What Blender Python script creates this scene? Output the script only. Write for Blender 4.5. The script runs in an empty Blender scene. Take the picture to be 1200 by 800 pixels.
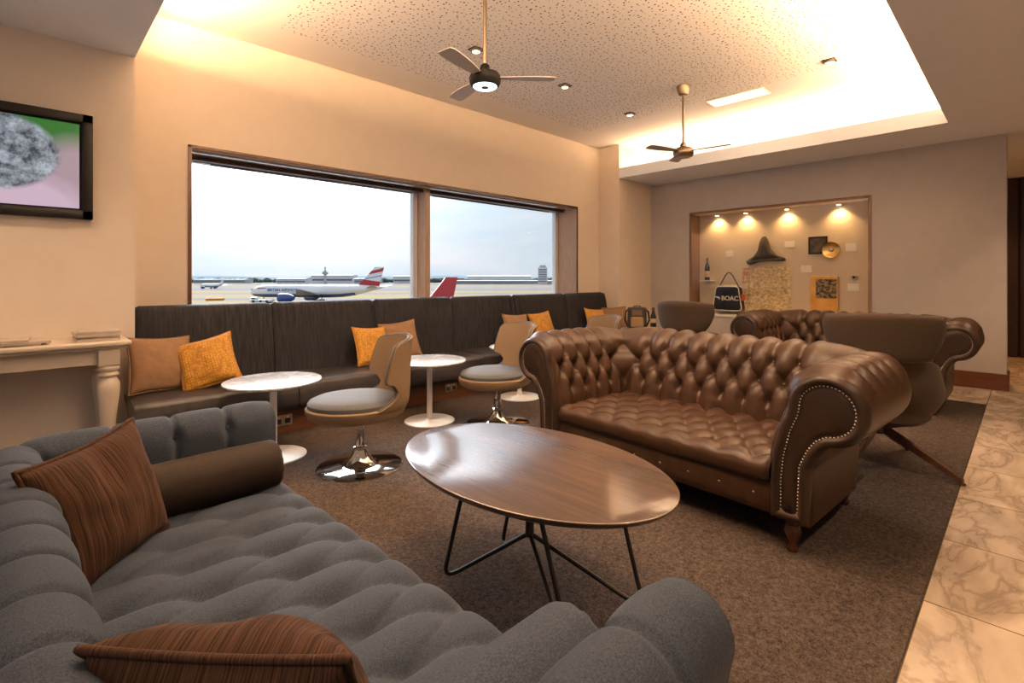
import bpy, bmesh, math, random
from mathutils import Vector, Matrix, noise
PI = math.pi
random.seed(7)
S = bpy.context.scene
COL = S.collection
R = math.radians

# ------------------------------------------------------------------ materials
def newmat(name):
    m = bpy.data.materials.new(name); m.use_nodes = True
    nt = m.node_tree
    b = nt.nodes['Principled BSDF']
    return m, nt, b

def nd(nt, typ, **kw):
    n = nt.nodes.new(typ)
    for k, v in kw.items():
        if k in n.inputs: n.inputs[k].default_value = v
        else: setattr(n, k, v)
    return n

def ln(nt, a, ao, b, bi): nt.links.new(a.outputs[ao], b.inputs[bi])

def plain(name, col, rough=.5, metal=0, spec=.5, coat=0, emit=None, es=0):
    m, nt, b = newmat(name)
    b.inputs['Base Color'].default_value = (*col, 1)
    b.inputs['Roughness'].default_value = rough
    b.inputs['Metallic'].default_value = metal
    b.inputs['Specular IOR Level'].default_value = spec
    b.inputs['Coat Weight'].default_value = coat
    if emit:
        b.inputs['Emission Color'].default_value = (*emit, 1)
        b.inputs['Emission Strength'].default_value = es
    return m

def noisy(name, c1, c2, scale=(10, 10, 10), nscale=1, detail=4, rough=.6, bump=.2, bdist=.002, spec=.4, coat=0, lo=.35, hi=.65,
          bscale=None, sheen=0, rough2=None):
    """two colours mixed by stretched noise, with a bump"""
    m, nt, b = newmat(name)
    tc = nd(nt, 'ShaderNodeTexCoord')
    mp = nd(nt, 'ShaderNodeMapping'); mp.inputs['Scale'].default_value = scale
    ln(nt, tc, 'Object', mp, 'Vector')
    nz = nd(nt, 'ShaderNodeTexNoise', Scale=nscale, Detail=detail, Roughness=.6)
    ln(nt, mp, 'Vector', nz, 'Vector')
    cr = nd(nt, 'ShaderNodeValToRGB')
    cr.color_ramp.elements[0].position = lo; cr.color_ramp.elements[0].color = (*c1, 1)
    cr.color_ramp.elements[1].position = hi; cr.color_ramp.elements[1].color = (*c2, 1)
    ln(nt, nz, 'Fac', cr, 'Fac'); ln(nt, cr, 'Color', b, 'Base Color')
    b.inputs['Roughness'].default_value = rough
    b.inputs['Specular IOR Level'].default_value = spec
    b.inputs['Coat Weight'].default_value = coat
    if sheen:
        b.inputs['Sheen Weight'].default_value = sheen; b.inputs['Sheen Roughness'].default_value = .5
    if bump:
        nz2 = nz
        if bscale:
            nz2 = nd(nt, 'ShaderNodeTexNoise', Scale=bscale, Detail=3)
            ln(nt, tc, 'Object', nz2, 'Vector')
        bp = nd(nt, 'ShaderNodeBump', Strength=bump, Distance=bdist)
        ln(nt, nz2, 'Fac', bp, 'Height'); ln(nt, bp, 'Normal', b, 'Normal')
    return m

def weave(name, c1, c2, freq=420, rough=.85, bump=.4, slub=60, spec=.2, sheen=.15):
    """woven cloth: two crossed wave textures with slubs"""
    m, nt, b = newmat(name)
    tc = nd(nt, 'ShaderNodeTexCoord')
    w1 = nd(nt, 'ShaderNodeTexNoise', Scale=1, Detail=2)
    mp1 = nd(nt, 'ShaderNodeMapping'); mp1.inputs['Scale'].default_value = (freq, slub, slub)
    mp2 = nd(nt, 'ShaderNodeMapping'); mp2.inputs['Scale'].default_value = (slub, freq, freq)
    w2 = nd(nt, 'ShaderNodeTexNoise', Scale=1, Detail=2)
    ln(nt, tc, 'Object', mp1, 'Vector'); ln(nt, mp1, 'Vector', w1, 'Vector')
    ln(nt, tc, 'Object', mp2, 'Vector'); ln(nt, mp2, 'Vector', w2, 'Vector')
    ad = nd(nt, 'ShaderNodeMath', operation='ADD'); ln(nt, w1, 'Fac', ad, 0); ln(nt, w2, 'Fac', ad, 1)
    hf = nd(nt, 'ShaderNodeMath', operation='MULTIPLY'); ln(nt, ad, 0, hf, 0); hf.inputs[1].default_value = .5
    cr = nd(nt, 'ShaderNodeValToRGB')
    cr.color_ramp.elements[0].position = .38; cr.color_ramp.elements[0].color = (*c1, 1)
    cr.color_ramp.elements[1].position = .62; cr.color_ramp.elements[1].color = (*c2, 1)
    ln(nt, hf, 0, cr, 'Fac'); ln(nt, cr, 'Color', b, 'Base Color')
    bp = nd(nt, 'ShaderNodeBump', Strength=bump, Distance=.001)
    ln(nt, hf, 0, bp, 'Height'); ln(nt, bp, 'Normal', b, 'Normal')
    b.inputs['Roughness'].default_value = rough; b.inputs['Specular IOR Level'].default_value = spec
    b.inputs['Sheen Weight'].default_value = sheen
    return m

M = {}
M['wall'] = noisy('cream_paint', (.82, .70, .575), (.85, .73, .60), (3, 3, 3), 2, rough=.75, bump=.03, bscale=300, spec=.25)
M['wall_taupe'] = noisy('taupe_paint', (.50, .455, .435), (.53, .485, .46), (3, 3, 3), 2, rough=.75, bump=.03, bscale=300, spec=.25)
M['ceil'] = noisy('ceiling_paint', (.85, .88, .95), (.87, .90, .97), (2, 2, 2), 2, rough=.8, bump=.02, bscale=200, spec=.2)
M['whitepaint'] = plain('cream_gloss_paint', (.72, .60, .46), .28, coat=.2)
M['leather'] = noisy('brown_leather', (.037, .0185, .0105), (.054, .027, .0155), (9, 9, 9), 2, rough=.37, bump=.12, bdist=.001, bscale=420, spec=.26)
M['leather_dark'] = noisy('dark_leather', (.026, .0145, .0095), (.036, .020, .0135), (9, 9, 9), 2, rough=.36, bump=.12, bdist=.001, bscale=420, spec=.26)
M['leather_bench'] = noisy('bench_seat_leather', (.024, .021, .022), (.035, .030, .031), (9, 9, 9), 2, rough=.42, bump=.1, bdist=.001, bscale=400, spec=.45)
M['stud'] = plain('pewter_nailhead', (.55, .50, .42), .25, 1)
M['greyfab'] = weave('grey_brown_linen', (.021, .0275, .041), (.054, .069, .098), 760, slub=210, rough=.8, sheen=.03, spec=.12)
M['bolster'] = weave('dark_brown_velvet', (.018, .0125, .010), (.033, .023, .018), 500, slub=200, rough=.65, bump=.15, sheen=.02, spec=.12)
M['brownpil'] = None
M['tanpil'] = weave('tan_suede', (.19, .105, .055), (.26, .15, .082), 300, slub=120, rough=.8, bump=.2)
M['chairfab'] = weave('beige_wool', (.17, .112, .068), (.25, .172, .105), 620, slub=300, rough=.85, bump=.4, sheen=.02)
M['chairseat'] = weave('pale_grey_wool', (.072, .076, .083), (.105, .11, .12), 600, slub=300, rough=.8, bump=.3, spec=.12, sheen=.0)
M['loungefab'] = weave('mink_velvet', (.036, .023, .0155), (.058, .038, .026), 400, slub=90, rough=.75, bump=.2, sheen=.06, spec=.15)
M['chrome'] = plain('polished_chrome', (.75, .73, .70), .07, 1)
M['steel'] = plain('brushed_nickel', (.55, .48, .40), .28, 1)
M['white'] = plain('white_powder_coat', (.80, .77, .72), .35)
M['blackmetal'] = plain('black_powder_coat', (.014, .013, .013), .38)
M['black'] = plain('black_satin', (.006, .006, .007), .45, spec=.25)
M['dkgrey'] = plain('dark_grey_plastic', (.010, .0095, .010), .65, spec=.12)
M['blade'] = plain('pale_grey_blade', (.60, .53, .47), .5)
M['walnut_dk'] = noisy('dark_stained_wood', (.05, .022, .012), (.10, .045, .024), (30, 30, 3), 2, rough=.32, bump=.1, spec=.5)
M['wood'] = noisy('oak_veneer', (.17, .095, .055), (.24, .14, .085), (40, 40, 2.5), 2, rough=.4, bump=.05)
M['lining'] = noisy('pale_oak_lining', (.36, .24, .165), (.46, .32, .225), (40, 40, 2.5), 2, rough=.4, bump=.04)
M['railmetal'] = plain('bright_aluminium', (.88, .89, .90), .18, 1)
M['wood_h'] = noisy('oak_veneer_horizontal', (.17, .095, .055), (.24, .14, .085), (2.5, 40, 40), 2, rough=.4, bump=.05)
M['skirt'] = noisy('mahogany_skirting', (.11, .036, .015), (.16, .055, .024), (20, 2, 40), 2, rough=.35, bump=.05)
M['plinth'] = noisy('mahogany_plinth', (.09, .034, .016), (.14, .055, .027), (2, 30, 40), 2, rough=.38, bump=.05)
M['panel'] = noisy('dark_wood_panelling', (.022, .011, .007), (.045, .022, .013), (40, 40, 2), 2, rough=.35, bump=.05)
M['redwood'] = noisy('turned_mahogany', (.06, .018, .01), (.11, .035, .02), (30, 30, 6), 2, rough=.25, coat=.3)
M['bronze'] = plain('satin_bronze', (.30, .225, .15), .32, 1)
M['brass'] = plain('brass', (.70, .43, .14), .25, 1)
M['paper'] = plain('white_card', (.80, .76, .68), .7)
M['paper2'] = noisy('magazine_paper', (.62, .52, .42), (.72, .62, .52), (4, 4, 300), 2, rough=.6, bump=.1)
M['magcover'] = noisy('magazine_cover', (.45, .38, .33), (.66, .56, .47), (12, 12, 12), 1, rough=.35, bump=0)
M['winframe'] = plain('white_aluminium', (.75, .78, .82), .35)
M['blind'] = plain('grey_blind', (.30, .34, .38), .4)
M['sock'] = plain('socket_steel', (.45, .36, .27), .4, .6)
M['dark'] = plain('dark_cavity', (.02, .018, .016), .6)

def mat_walnut_top():
    m, nt, b = newmat('walnut_tabletop')
    tc = nd(nt, 'ShaderNodeTexCoord')
    mp = nd(nt, 'ShaderNodeMapping'); mp.inputs['Scale'].default_value = (48, 2.2, 10)
    ln(nt, tc, 'Object', mp, 'Vector')
    nz = nd(nt, 'ShaderNodeTexNoise', Scale=1, Detail=6, Roughness=.65); ln(nt, mp, 'Vector', nz, 'Vector')
    # planks: slightly different tone per 0.13 m board
    sx = nd(nt, 'ShaderNodeSeparateXYZ'); ln(nt, tc, 'Object', sx, 'Vector')
    mu = nd(nt, 'ShaderNodeMath', operation='MULTIPLY'); ln(nt, sx, 'X', mu, 0); mu.inputs[1].default_value = 7.4
    fl = nd(nt, 'ShaderNodeMath', operation='FLOOR'); ln(nt, mu, 0, fl, 0)
    wn = nd(nt, 'ShaderNodeTexWhiteNoise', noise_dimensions='1D'); ln(nt, fl, 0, wn, 'W')
    mx = nd(nt, 'ShaderNodeMath', operation='MULTIPLY_ADD'); ln(nt, wn, 'Value', mx, 0); mx.inputs[1].default_value = .22
    ln(nt, nz, 'Fac', mx, 2)
    cr = nd(nt, 'ShaderNodeValToRGB')
    cr.color_ramp.elements[0].position = .4; cr.color_ramp.elements[0].color = (.035, .0165, .0095, 1)
    cr.color_ramp.elements[1].position = .85; cr.color_ramp.elements[1].color = (.085, .041, .023, 1)
    ln(nt, mx, 0, cr, 'Fac'); ln(nt, cr, 'Color', b, 'Base Color')
    bp = nd(nt, 'ShaderNodeBump', Strength=.12, Distance=.001); ln(nt, nz, 'Fac', bp, 'Height'); ln(nt, bp, 'Normal', b, 'Normal')
    b.inputs['Roughness'].default_value = .5; b.inputs['Specular IOR Level'].default_value = .15
    b.inputs['Coat Weight'].default_value = 1; b.inputs['Coat Roughness'].default_value = .15; b.inputs['Coat IOR'].default_value = 1.65
    return m
M['walnut'] = mat_walnut_top()

def mat_marble_top():
    m, nt, b = newmat('white_marble')
    tc = nd(nt, 'ShaderNodeTexCoord')
    nz = nd(nt, 'ShaderNodeTexNoise', Scale=5, Detail=7, Roughness=.65, Distortion=1.2); ln(nt, tc, 'Object', nz, 'Vector')
    cr = nd(nt, 'ShaderNodeValToRGB')
    e = cr.color_ramp.elements
    e[0].position = .40; e[0].color = (.56, .55, .54, 1)
    e[1].position = .60; e[1].color = (.64, .635, .63, 1)
    k = e.new(.5); k.color = (.38, .36, .35, 1)
    ln(nt, nz, 'Fac', cr, 'Fac'); ln(nt, cr, 'Color', b, 'Base Color')
    b.inputs['Roughness'].default_value = .18
    return m
M['marble'] = mat_marble_top()

def mat_floor():
    m, nt, b = newmat('marble_floor_tiles')
    tc = nd(nt, 'ShaderNodeTexCoord')
    mp = nd(nt, 'ShaderNodeMapping'); mp.inputs['Rotation'].default_value = (0, 0, R(25)); mp.inputs['Scale'].default_value = (1.6, 3.2, 1)
    ln(nt, tc, 'Object', mp, 'Vector')
    sx = nd(nt, 'ShaderNodeSeparateXYZ'); ln(nt, tc, 'Object', sx, 'Vector')
    def grid(axis, off, size):
        a = nd(nt, 'ShaderNodeMath', operation='SUBTRACT'); ln(nt, sx, axis, a, 0); a.inputs[1].default_value = off
        d = nd(nt, 'ShaderNodeMath', operation='DIVIDE'); ln(nt, a, 0, d, 0); d.inputs[1].default_value = size
        f = nd(nt, 'ShaderNodeMath', operation='FLOOR'); ln(nt, d, 0, f, 0)
        fr = nd(nt, 'ShaderNodeMath', operation='FRACT'); ln(nt, d, 0, fr, 0)
        pp = nd(nt, 'ShaderNodeMath', operation='PINGPONG'); ln(nt, fr, 0, pp, 0); pp.inputs[1].default_value = .5
        return f, pp
    fx, ex = grid('X', 2.517, .664); fy, ey = grid('Y', .286, .664)
    cb = nd(nt, 'ShaderNodeCombineXYZ'); ln(nt, fx, 0, cb, 'X'); ln(nt, fy, 0, cb, 'Y')
    wn = nd(nt, 'ShaderNodeTexWhiteNoise', noise_dimensions='3D'); ln(nt, cb, 'Vector', wn, 'Vector')
    sc = nd(nt, 'ShaderNodeVectorMath', operation='SCALE'); ln(nt, wn, 'Color', sc, 0); sc.inputs['Scale'].default_value = 9
    av = nd(nt, 'ShaderNodeVectorMath', operation='ADD'); ln(nt, mp, 'Vector', av, 0); ln(nt, sc, 'Vector', av, 1)
    n1 = nd(nt, 'ShaderNodeTexNoise', Scale=.95, Detail=7, Roughness=.55, Distortion=1.6); ln(nt, av, 'Vector', n1, 'Vector')
    cr = nd(nt, 'ShaderNodeValToRGB'); e = cr.color_ramp.elements
    e[0].position = .30; e[0].color = (.60, .47, .36, 1)
    e[1].position = .72; e[1].color = (.66, .53, .41, 1)
    for p, c in ((.45, (.55, .43, .325, 1)), (.50, (.34, .255, .19, 1)), (.525, (.50, .385, .29, 1)), (.60, (.58, .455, .345, 1))):
        k = e.new(p); k.color = c
    ln(nt, n1, 'Fac', cr, 'Fac')
    n2 = nd(nt, 'ShaderNodeTexNoise', Scale=2.2, Detail=3); ln(nt, av, 'Vector', n2, 'Vector')
    r2 = nd(nt, 'ShaderNodeMapRange'); ln(nt, n2, 'Fac', r2, 'Value')
    r2.inputs['From Min'].default_value = .35; r2.inputs['From Max'].default_value = .7; r2.inputs['To Min'].default_value = 1; r2.inputs['To Max'].default_value = .72
    ml = nd(nt, 'ShaderNodeVectorMath', operation='SCALE'); ln(nt, cr, 'Color', ml, 0); ln(nt, r2, 'Result', ml, 'Scale')
    mn = nd(nt, 'ShaderNodeMath', operation='MINIMUM'); ln(nt, ex, 0, mn, 0); ln(nt, ey, 0, mn, 1)
    lt = nd(nt, 'ShaderNodeMath', operation='LESS_THAN'); ln(nt, mn, 0, lt, 0); lt.inputs[1].default_value = .0045
    mx = nd(nt, 'ShaderNodeMix', data_type='RGBA'); ln(nt, lt, 0, mx, 'Factor'); ln(nt, ml, 'Vector', mx, 6)
    mx.inputs[7].default_value = (.10, .07, .04, 1)
    ln(nt, mx, 2, b, 'Base Color')
    b.inputs['Roughness'].default_value = .26
    return m
M['floor'] = mat_floor()

def mat_carpet():
    m, nt, b = newmat('speckled_carpet')
    tc = nd(nt, 'ShaderNodeTexCoord')
    n1 = nd(nt, 'ShaderNodeTexNoise', Scale=190, Detail=3, Roughness=.7); ln(nt, tc, 'Object', n1, 'Vector')
    n2 = nd(nt, 'ShaderNodeTexNoise', Scale=5, Detail=3); ln(nt, tc, 'Object', n2, 'Vector')
    n3 = nd(nt, 'ShaderNodeTexNoise', Scale=60, Detail=2); ln(nt, tc, 'Object', n3, 'Vector')
    a = nd(nt, 'ShaderNodeMath', operation='MULTIPLY_ADD'); ln(nt, n3, 'Fac', a, 0); a.inputs[1].default_value = .5; ln(nt, n1, 'Fac', a, 2)
    a2 = nd(nt, 'ShaderNodeMath', operation='MULTIPLY_ADD'); ln(nt, n2, 'Fac', a2, 0); a2.inputs[1].default_value = .12; ln(nt, a, 0, a2, 2)
    cr = nd(nt, 'ShaderNodeValToRGB'); e = cr.color_ramp.elements
    e[0].position = .62; e[0].color = (.024, .0175, .0145, 1)
    e[1].position = 1.0; e[1].color = (.11, .083, .068, 1)
    ln(nt, a2, 0, cr, 'Fac'); ln(nt, cr, 'Color', b, 'Base Color')
    bp = nd(nt, 'ShaderNodeBump', Strength=.9, Distance=.006); ln(nt, a, 0, bp, 'Height'); ln(nt, bp, 'Normal', b, 'Normal')
    b.inputs['Roughness'].default_value = 1; b.inputs['Specular IOR Level'].default_value = .1
    return m
M['carpet'] = mat_carpet()

def mat_perforated():
    m, nt, b = newmat('perforated_plaster')
    tc = nd(nt, 'ShaderNodeTexCoord')
    sx = nd(nt, 'ShaderNodeSeparateXYZ'); ln(nt, tc, 'Object', sx, 'Vector')
    def between(ax, lo, hi):
        g = nd(nt, 'ShaderNodeMath', operation='GREATER_THAN'); ln(nt, sx, ax, g, 0); g.inputs[1].default_value = lo
        l = nd(nt, 'ShaderNodeMath', operation='LESS_THAN'); ln(nt, sx, ax, l, 0); l.inputs[1].default_value = hi
        mm = nd(nt, 'ShaderNodeMath', operation='MULTIPLY'); ln(nt, g, 0, mm, 0); ln(nt, l, 0, mm, 1)
        return mm
    bx = between('X', 1.58, 5.95); by = between('Y', .88, 4.52)
    rect = nd(nt, 'ShaderNodeMath', operation='MULTIPLY'); ln(nt, bx, 0, rect, 0); ln(nt, by, 0, rect, 1)
    vo = nd(nt, 'ShaderNodeTexVoronoi', voronoi_dimensions='2D', Scale=20, Randomness=.85); ln(nt, tc, 'Object', vo, 'Vector')
    sp = nd(nt, 'ShaderNodeSeparateColor'); ln(nt, vo, 'Color', sp, 'Color')
    rr = nd(nt, 'ShaderNodeMapRange'); ln(nt, sp, 'Red', rr, 'Value')
    rr.inputs['To Min'].default_value = .08; rr.inputs['To Max'].default_value = .17
    lt = nd(nt, 'ShaderNodeMath', operation='LESS_THAN'); ln(nt, vo, 'Distance', lt, 0); ln(nt, rr, 'Result', lt, 1)
    hole = nd(nt, 'ShaderNodeMath', operation='MULTIPLY'); ln(nt, lt, 0, hole, 0); ln(nt, rect, 0, hole, 1)
    mx = nd(nt, 'ShaderNodeMix', data_type='RGBA'); ln(nt, hole, 0, mx, 'Factor')
    mx.inputs[6].default_value = (.87, .835, .82, 1); mx.inputs[7].default_value = (.07, .045, .035, 1)
    ln(nt, mx, 2, b, 'Base Color')
    inv = nd(nt, 'ShaderNodeMath', operation='SUBTRACT'); inv.inputs[0].default_value = 1; ln(nt, hole, 0, inv, 1)
    bp = nd(nt, 'ShaderNodeBump', Strength=.5, Distance=.004); ln(nt, inv, 0, bp, 'Height'); ln(nt, bp, 'Normal', b, 'Normal')
    b.inputs['Roughness'].default_value = .85; b.inputs['Specular IOR Level'].default_value = .15
    return m
M['perf'] = mat_perforated()

def mat_stripe(name, c1, c2, freq, spec=.3, rough=.6):
    m, nt, b = newmat(name)
    tc = nd(nt, 'ShaderNodeTexCoord')
    mp = nd(nt, 'ShaderNodeMapping'); mp.inputs['Scale'].default_value = (freq, 8, 5)
    ln(nt, tc, 'Object', mp, 'Vector')
    nz = nd(nt, 'ShaderNodeTexNoise', Scale=1, Detail=3, Roughness=.6); ln(nt, mp, 'Vector', nz, 'Vector')
    cr = nd(nt, 'ShaderNodeValToRGB')
    cr.color_ramp.elements[0].position = .38; cr.color_ramp.elements[0].color = (*c1, 1)
    cr.color_ramp.elements[1].position = .66; cr.color_ramp.elements[1].color = (*c2, 1)
    ln(nt, nz, 'Fac', cr, 'Fac'); ln(nt, cr, 'Color', b, 'Base Color')
    bp = nd(nt, 'ShaderNodeBump', Strength=.5, Distance=.003); ln(nt, nz, 'Fac', bp, 'Height'); ln(nt, bp, 'Normal', b, 'Normal')
    b.inputs['Roughness'].default_value = rough; b.inputs['Specular IOR Level'].default_value = spec
    b.inputs['Sheen Weight'].default_value = .02
    return m
M['benchfab'] = mat_stripe('striped_charcoal_cloth', (.0135, .0135, .016), (.031, .030, .035), 85, .1, .7)

def mat_orange():
    m, nt, b = newmat('orange_patterned_cloth')
    tc = nd(nt, 'ShaderNodeTexCoord')
    vo = nd(nt, 'ShaderNodeTexVoronoi', distance='CHEBYCHEV', Scale=55, Randomness=.35); ln(nt, tc, 'Object', vo, 'Vector')
    cr = nd(nt, 'ShaderNodeValToRGB')
    cr.color_ramp.elements[0].position = .2; cr.color_ramp.elements[0].color = (.60, .29, .018, 1)
    cr.color_ramp.elements[1].position = .55; cr.color_ramp.elements[1].color = (.34, .14, .010, 1)
    ln(nt, vo, 'Distance', cr, 'Fac'); ln(nt, cr, 'Color', b, 'Base Color')
    bp = nd(nt, 'ShaderNodeBump', Strength=.5, Distance=.004); bp.invert = True
    ln(nt, vo, 'Distance', bp, 'Height'); ln(nt, bp, 'Normal', b, 'Normal')
    b.inputs['Roughness'].default_value = .7; b.inputs['Sheen Weight'].default_value = .2
    return m
M['orange'] = mat_orange()
M['brownpil'] = mat_stripe('rust_brown_chenille', (.024, .0115, .007), (.085, .042, .025), 330, .15, .85)

def mat_glass(name, tint=(1, 1, 1), rough=0, ior=1.45):
    m = bpy.data.materials.new(name); m.use_nodes = True
    nt = m.node_tree; nt.nodes.clear()
    out = nd(nt, 'ShaderNodeOutputMaterial'); tr = nd(nt, 'ShaderNodeBsdfTransparent'); tr.inputs[0].default_value = (*tint, 1)
    gl = nd(nt, 'ShaderNodeBsdfGlossy'); gl.inputs['Roughness'].default_value = rough
    fr = nd(nt, 'ShaderNodeFresnel', IOR=ior); mx = nd(nt, 'ShaderNodeMixShader'); ge = nd(nt, 'ShaderNodeNewGeometry')
    iv = nd(nt, 'ShaderNodeMath', operation='SUBTRACT'); iv.inputs[0].default_value = 1; ln(nt, ge, 'Backfacing', iv, 1)
    mu = nd(nt, 'ShaderNodeMath', operation='MULTIPLY'); ln(nt, fr, 0, mu, 0); ln(nt, iv, 0, mu, 1)
    ln(nt, mu, 0, mx, 0); ln(nt, tr, 0, mx, 1); ln(nt, gl, 0, mx, 2); ln(nt, mx, 0, out, 0)
    return m
M['glass'] = mat_glass('clear_glass')
M['bottleglass'] = plain('dark_bottle_glass', (.01, .014, .01), .1)

def emis(name, col, st): return plain(name, (0, 0, 0), .5, emit=col, es=st)
WARM = (1.0, .68, .41)
M['lampwarm'] = emis('warm_lamp', (1, .72, .42), 14)
M['lampring'] = emis('cool_white_lamp', (.86, .95, 1), 3.2)
M['lamppanel'] = emis('warm_panel_lamp', (1, .66, .34), 2.0)

def mat_screen():
    """the picture on the screen: a grey speckled pebble between pink finger tips, green behind"""
    m, nt, b = newmat('screen_picture')
    tc = nd(nt, 'ShaderNodeTexCoord')
    def ell(cx, cz, rx, rz, w):
        mp = nd(nt, 'ShaderNodeMapping'); mp.vector_type = 'TEXTURE'
        mp.inputs['Location'].default_value = (cx, 0, cz); mp.inputs['Scale'].default_value = (rx, 9, rz)
        ln(nt, tc, 'Object', mp, 'Vector')
        l = nd(nt, 'ShaderNodeVectorMath', operation='LENGTH'); ln(nt, mp, 'Vector', l, 0)
        r = nd(nt, 'ShaderNodeMapRange'); ln(nt, l, 'Value', r, 'Value')
        r.inputs['From Min'].default_value = 1 - w; r.inputs['From Max'].default_value = 1 + w
        r.inputs['To Min'].default_value = 1; r.inputs['To Max'].default_value = 0
        return r
    nz = nd(nt, 'ShaderNodeTexNoise', Scale=16, Detail=8, Roughness=.7); ln(nt, tc, 'Object', nz, 'Vector')
    cr = nd(nt, 'ShaderNodeValToRGB')
    cr.color_ramp.elements[0].position = .38; cr.color_ramp.elements[0].color = (.05, .06, .075, 1)
    cr.color_ramp.elements[1].position = .66; cr.color_ramp.elements[1].color = (.48, .53, .60, 1)
    ln(nt, nz, 'Fac', cr, 'Fac')
    cur = None
    base = (.035, .17, .03, 1)
    layers = [(ell(.53, -.10, .18, .26, .3), (.42, .30, .34, 1)), (ell(.40, -.24, .10, .10, .4), (.16, .03, .04, 1)),
              (ell(.18, -.31, .42, .24, .2), (.62, .45, .56, 1)), (ell(.13, .05, .33, .25, .06), None)]
    for mask, col in layers:
        mx = nd(nt, 'ShaderNodeMix', data_type='RGBA'); ln(nt, mask, 'Result', mx, 'Factor')
        if cur is None: mx.inputs[6].default_value = base
        else: ln(nt, cur, 2, mx, 6)
        if col: mx.inputs[7].default_value = col
        else: ln(nt, cr, 'Color', mx, 7)
        cur = mx
    b.inputs['Base Color'].default_value = (.01, .01, .01, 1); b.inputs['Roughness'].default_value = .15
    ln(nt, cur, 2, b, 'Emission Color'); b.inputs['Emission Strength'].default_value = .8
    return m
M['screen'] = mat_screen()

# ------------------------------------------------------------------ mesh helpers
class MB:
    """collects pieces into one mesh"""
    def __init__(self): self.v = []; self.f = []
    def add(self, vs, fs, mat=None):
        o = len(self.v)
        self.v += [tuple(mat @ Vector(p)) if mat else tuple(p) for p in vs]
        self.f += [tuple(i + o for i in f) for f in fs]
        return self
    def box(self, lo, hi, bev=0, seg=2, mat=None):
        bm = bmesh.new(); bmesh.ops.create_cube(bm, size=1)
        for v in bm.verts:
            v.co = Vector([(lo[i] + hi[i]) / 2 + v.co[i] * (hi[i] - lo[i]) for i in range(3)])
        if bev: bmesh.ops.bevel(bm, geom=bm.edges[:], offset=bev, segments=seg, profile=.5, affect='EDGES')
        bm.verts.index_update()
        self.add([v.co[:] for v in bm.verts], [[v.index for v in f.verts] for f in bm.faces], mat); bm.free()
        return self
    def lathe(self, prof, n=32, mat=None, sx=1, sy=1, a0=0):
        """prof: list of (r, z) from bottom to top; capped ends"""
        vs = []; fs = []
        for r, z in prof:
            for k in range(n):
                a = a0 + 2 * PI * k / n; vs.append((r * sx * math.cos(a), r * sy * math.sin(a), z))
        for i in range(len(prof) - 1):
            for k in range(n):
                k2 = (k + 1) % n; fs.append((i*n+k, i*n+k2, (i+1)*n+k2, (i+1)*n+k))
        fs.append(tuple(range(n - 1, -1, -1))); fs.append(tuple((len(prof)-1)*n + k for k in range(n)))
        return self.add(vs, fs, mat)
    def tube(self, pts, r, n=10, mat=None, closed=False, rads=None):
        pts = [Vector(p) for p in pts]; N = len(pts); vs = []; fs = []
        up = None
        for i, p in enumerate(pts):
            a = pts[(i-1) % N] if (closed or i > 0) else p
            c = pts[(i+1) % N] if (closed or i < N-1) else p
            t = (c - a).normalized()
            if up is None:
                up = Vector((0, 0, 1)) if abs(t.z) < .9 else Vector((1, 0, 0))
            s = t.cross(up).normalized(); up = s.cross(t).normalized()
            rr = rads[i] if rads else r
            for k in range(n):
                q = 2 * PI * k / n; vs.append(p + (s * math.cos(q) + up * math.sin(q)) * rr)
        for i in range(N if closed else N - 1):
            j = (i + 1) % N
            for k in range(n):
                k2 = (k + 1) % n; fs.append((i*n+k, i*n+k2, j*n+k2, j*n+k))
        if not closed:
            fs.append(tuple(range(n - 1, -1, -1))); fs.append(tuple((N-1)*n + k for k in range(n)))
        return self.add(vs, fs, mat)
    def prism(self, poly, d0, d1, axis='y', mat=None):
        """poly in 2-D extruded along an axis"""
        n = len(poly); vs = []
        for d in (d0, d1):
            for a, b in poly:
                vs.append({'x': (d, a, b), 'y': (a, d, b), 'z': (a, b, d)}[axis])
        fs = [tuple(range(n)), tuple(range(2*n - 1, n - 1, -1))]
        for k in range(n):
            k2 = (k+1) % n; fs.append((k, k2, n + k2, n + k))
        return self.add(vs, fs, mat)
    def grid(self, fn, nu, nv, wrapu=False, mat=None, flip=False):
        vs = [fn(i, j) for j in range(nv) for i in range(nu)]; fs = []
        for j in range(nv - 1):
            for i in range(nu if wrapu else nu - 1):
                i2 = (i + 1) % nu
                q = (j*nu+i, j*nu+i2, (j+1)*nu+i2, (j+1)*nu+i)
                fs.append(q[::-1] if flip else q)
        return self.add(vs, fs, mat)
    def build(self, name, mat, parent=None, angle=35, recalc=True, mod=None):
        me = bpy.data.meshes.new(name); me.from_pydata(self.v, [], self.f)
        if recalc:
            bm = bmesh.new(); bm.from_mesh(me); bmesh.ops.remove_doubles(bm, verts=bm.verts, dist=1e-6)
            bmesh.ops.recalc_face_normals(bm, faces=bm.faces); bm.to_mesh(me); bm.free()
        me.shade_smooth(); me.set_sharp_from_angle(angle=R(angle))
        if mat: me.materials.append(mat)
        o = bpy.data.objects.new(name, me); COL.objects.link(o)
        if parent: o.parent = parent
        return o

def T(x=0, y=0, z=0, rx=0, ry=0, rz=0):
    return Matrix.Translation((x, y, z)) @ Matrix.Rotation(rz, 4, 'Z') @ Matrix.Rotation(ry, 4, 'Y') @ Matrix.Rotation(rx, 4, 'X')

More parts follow.
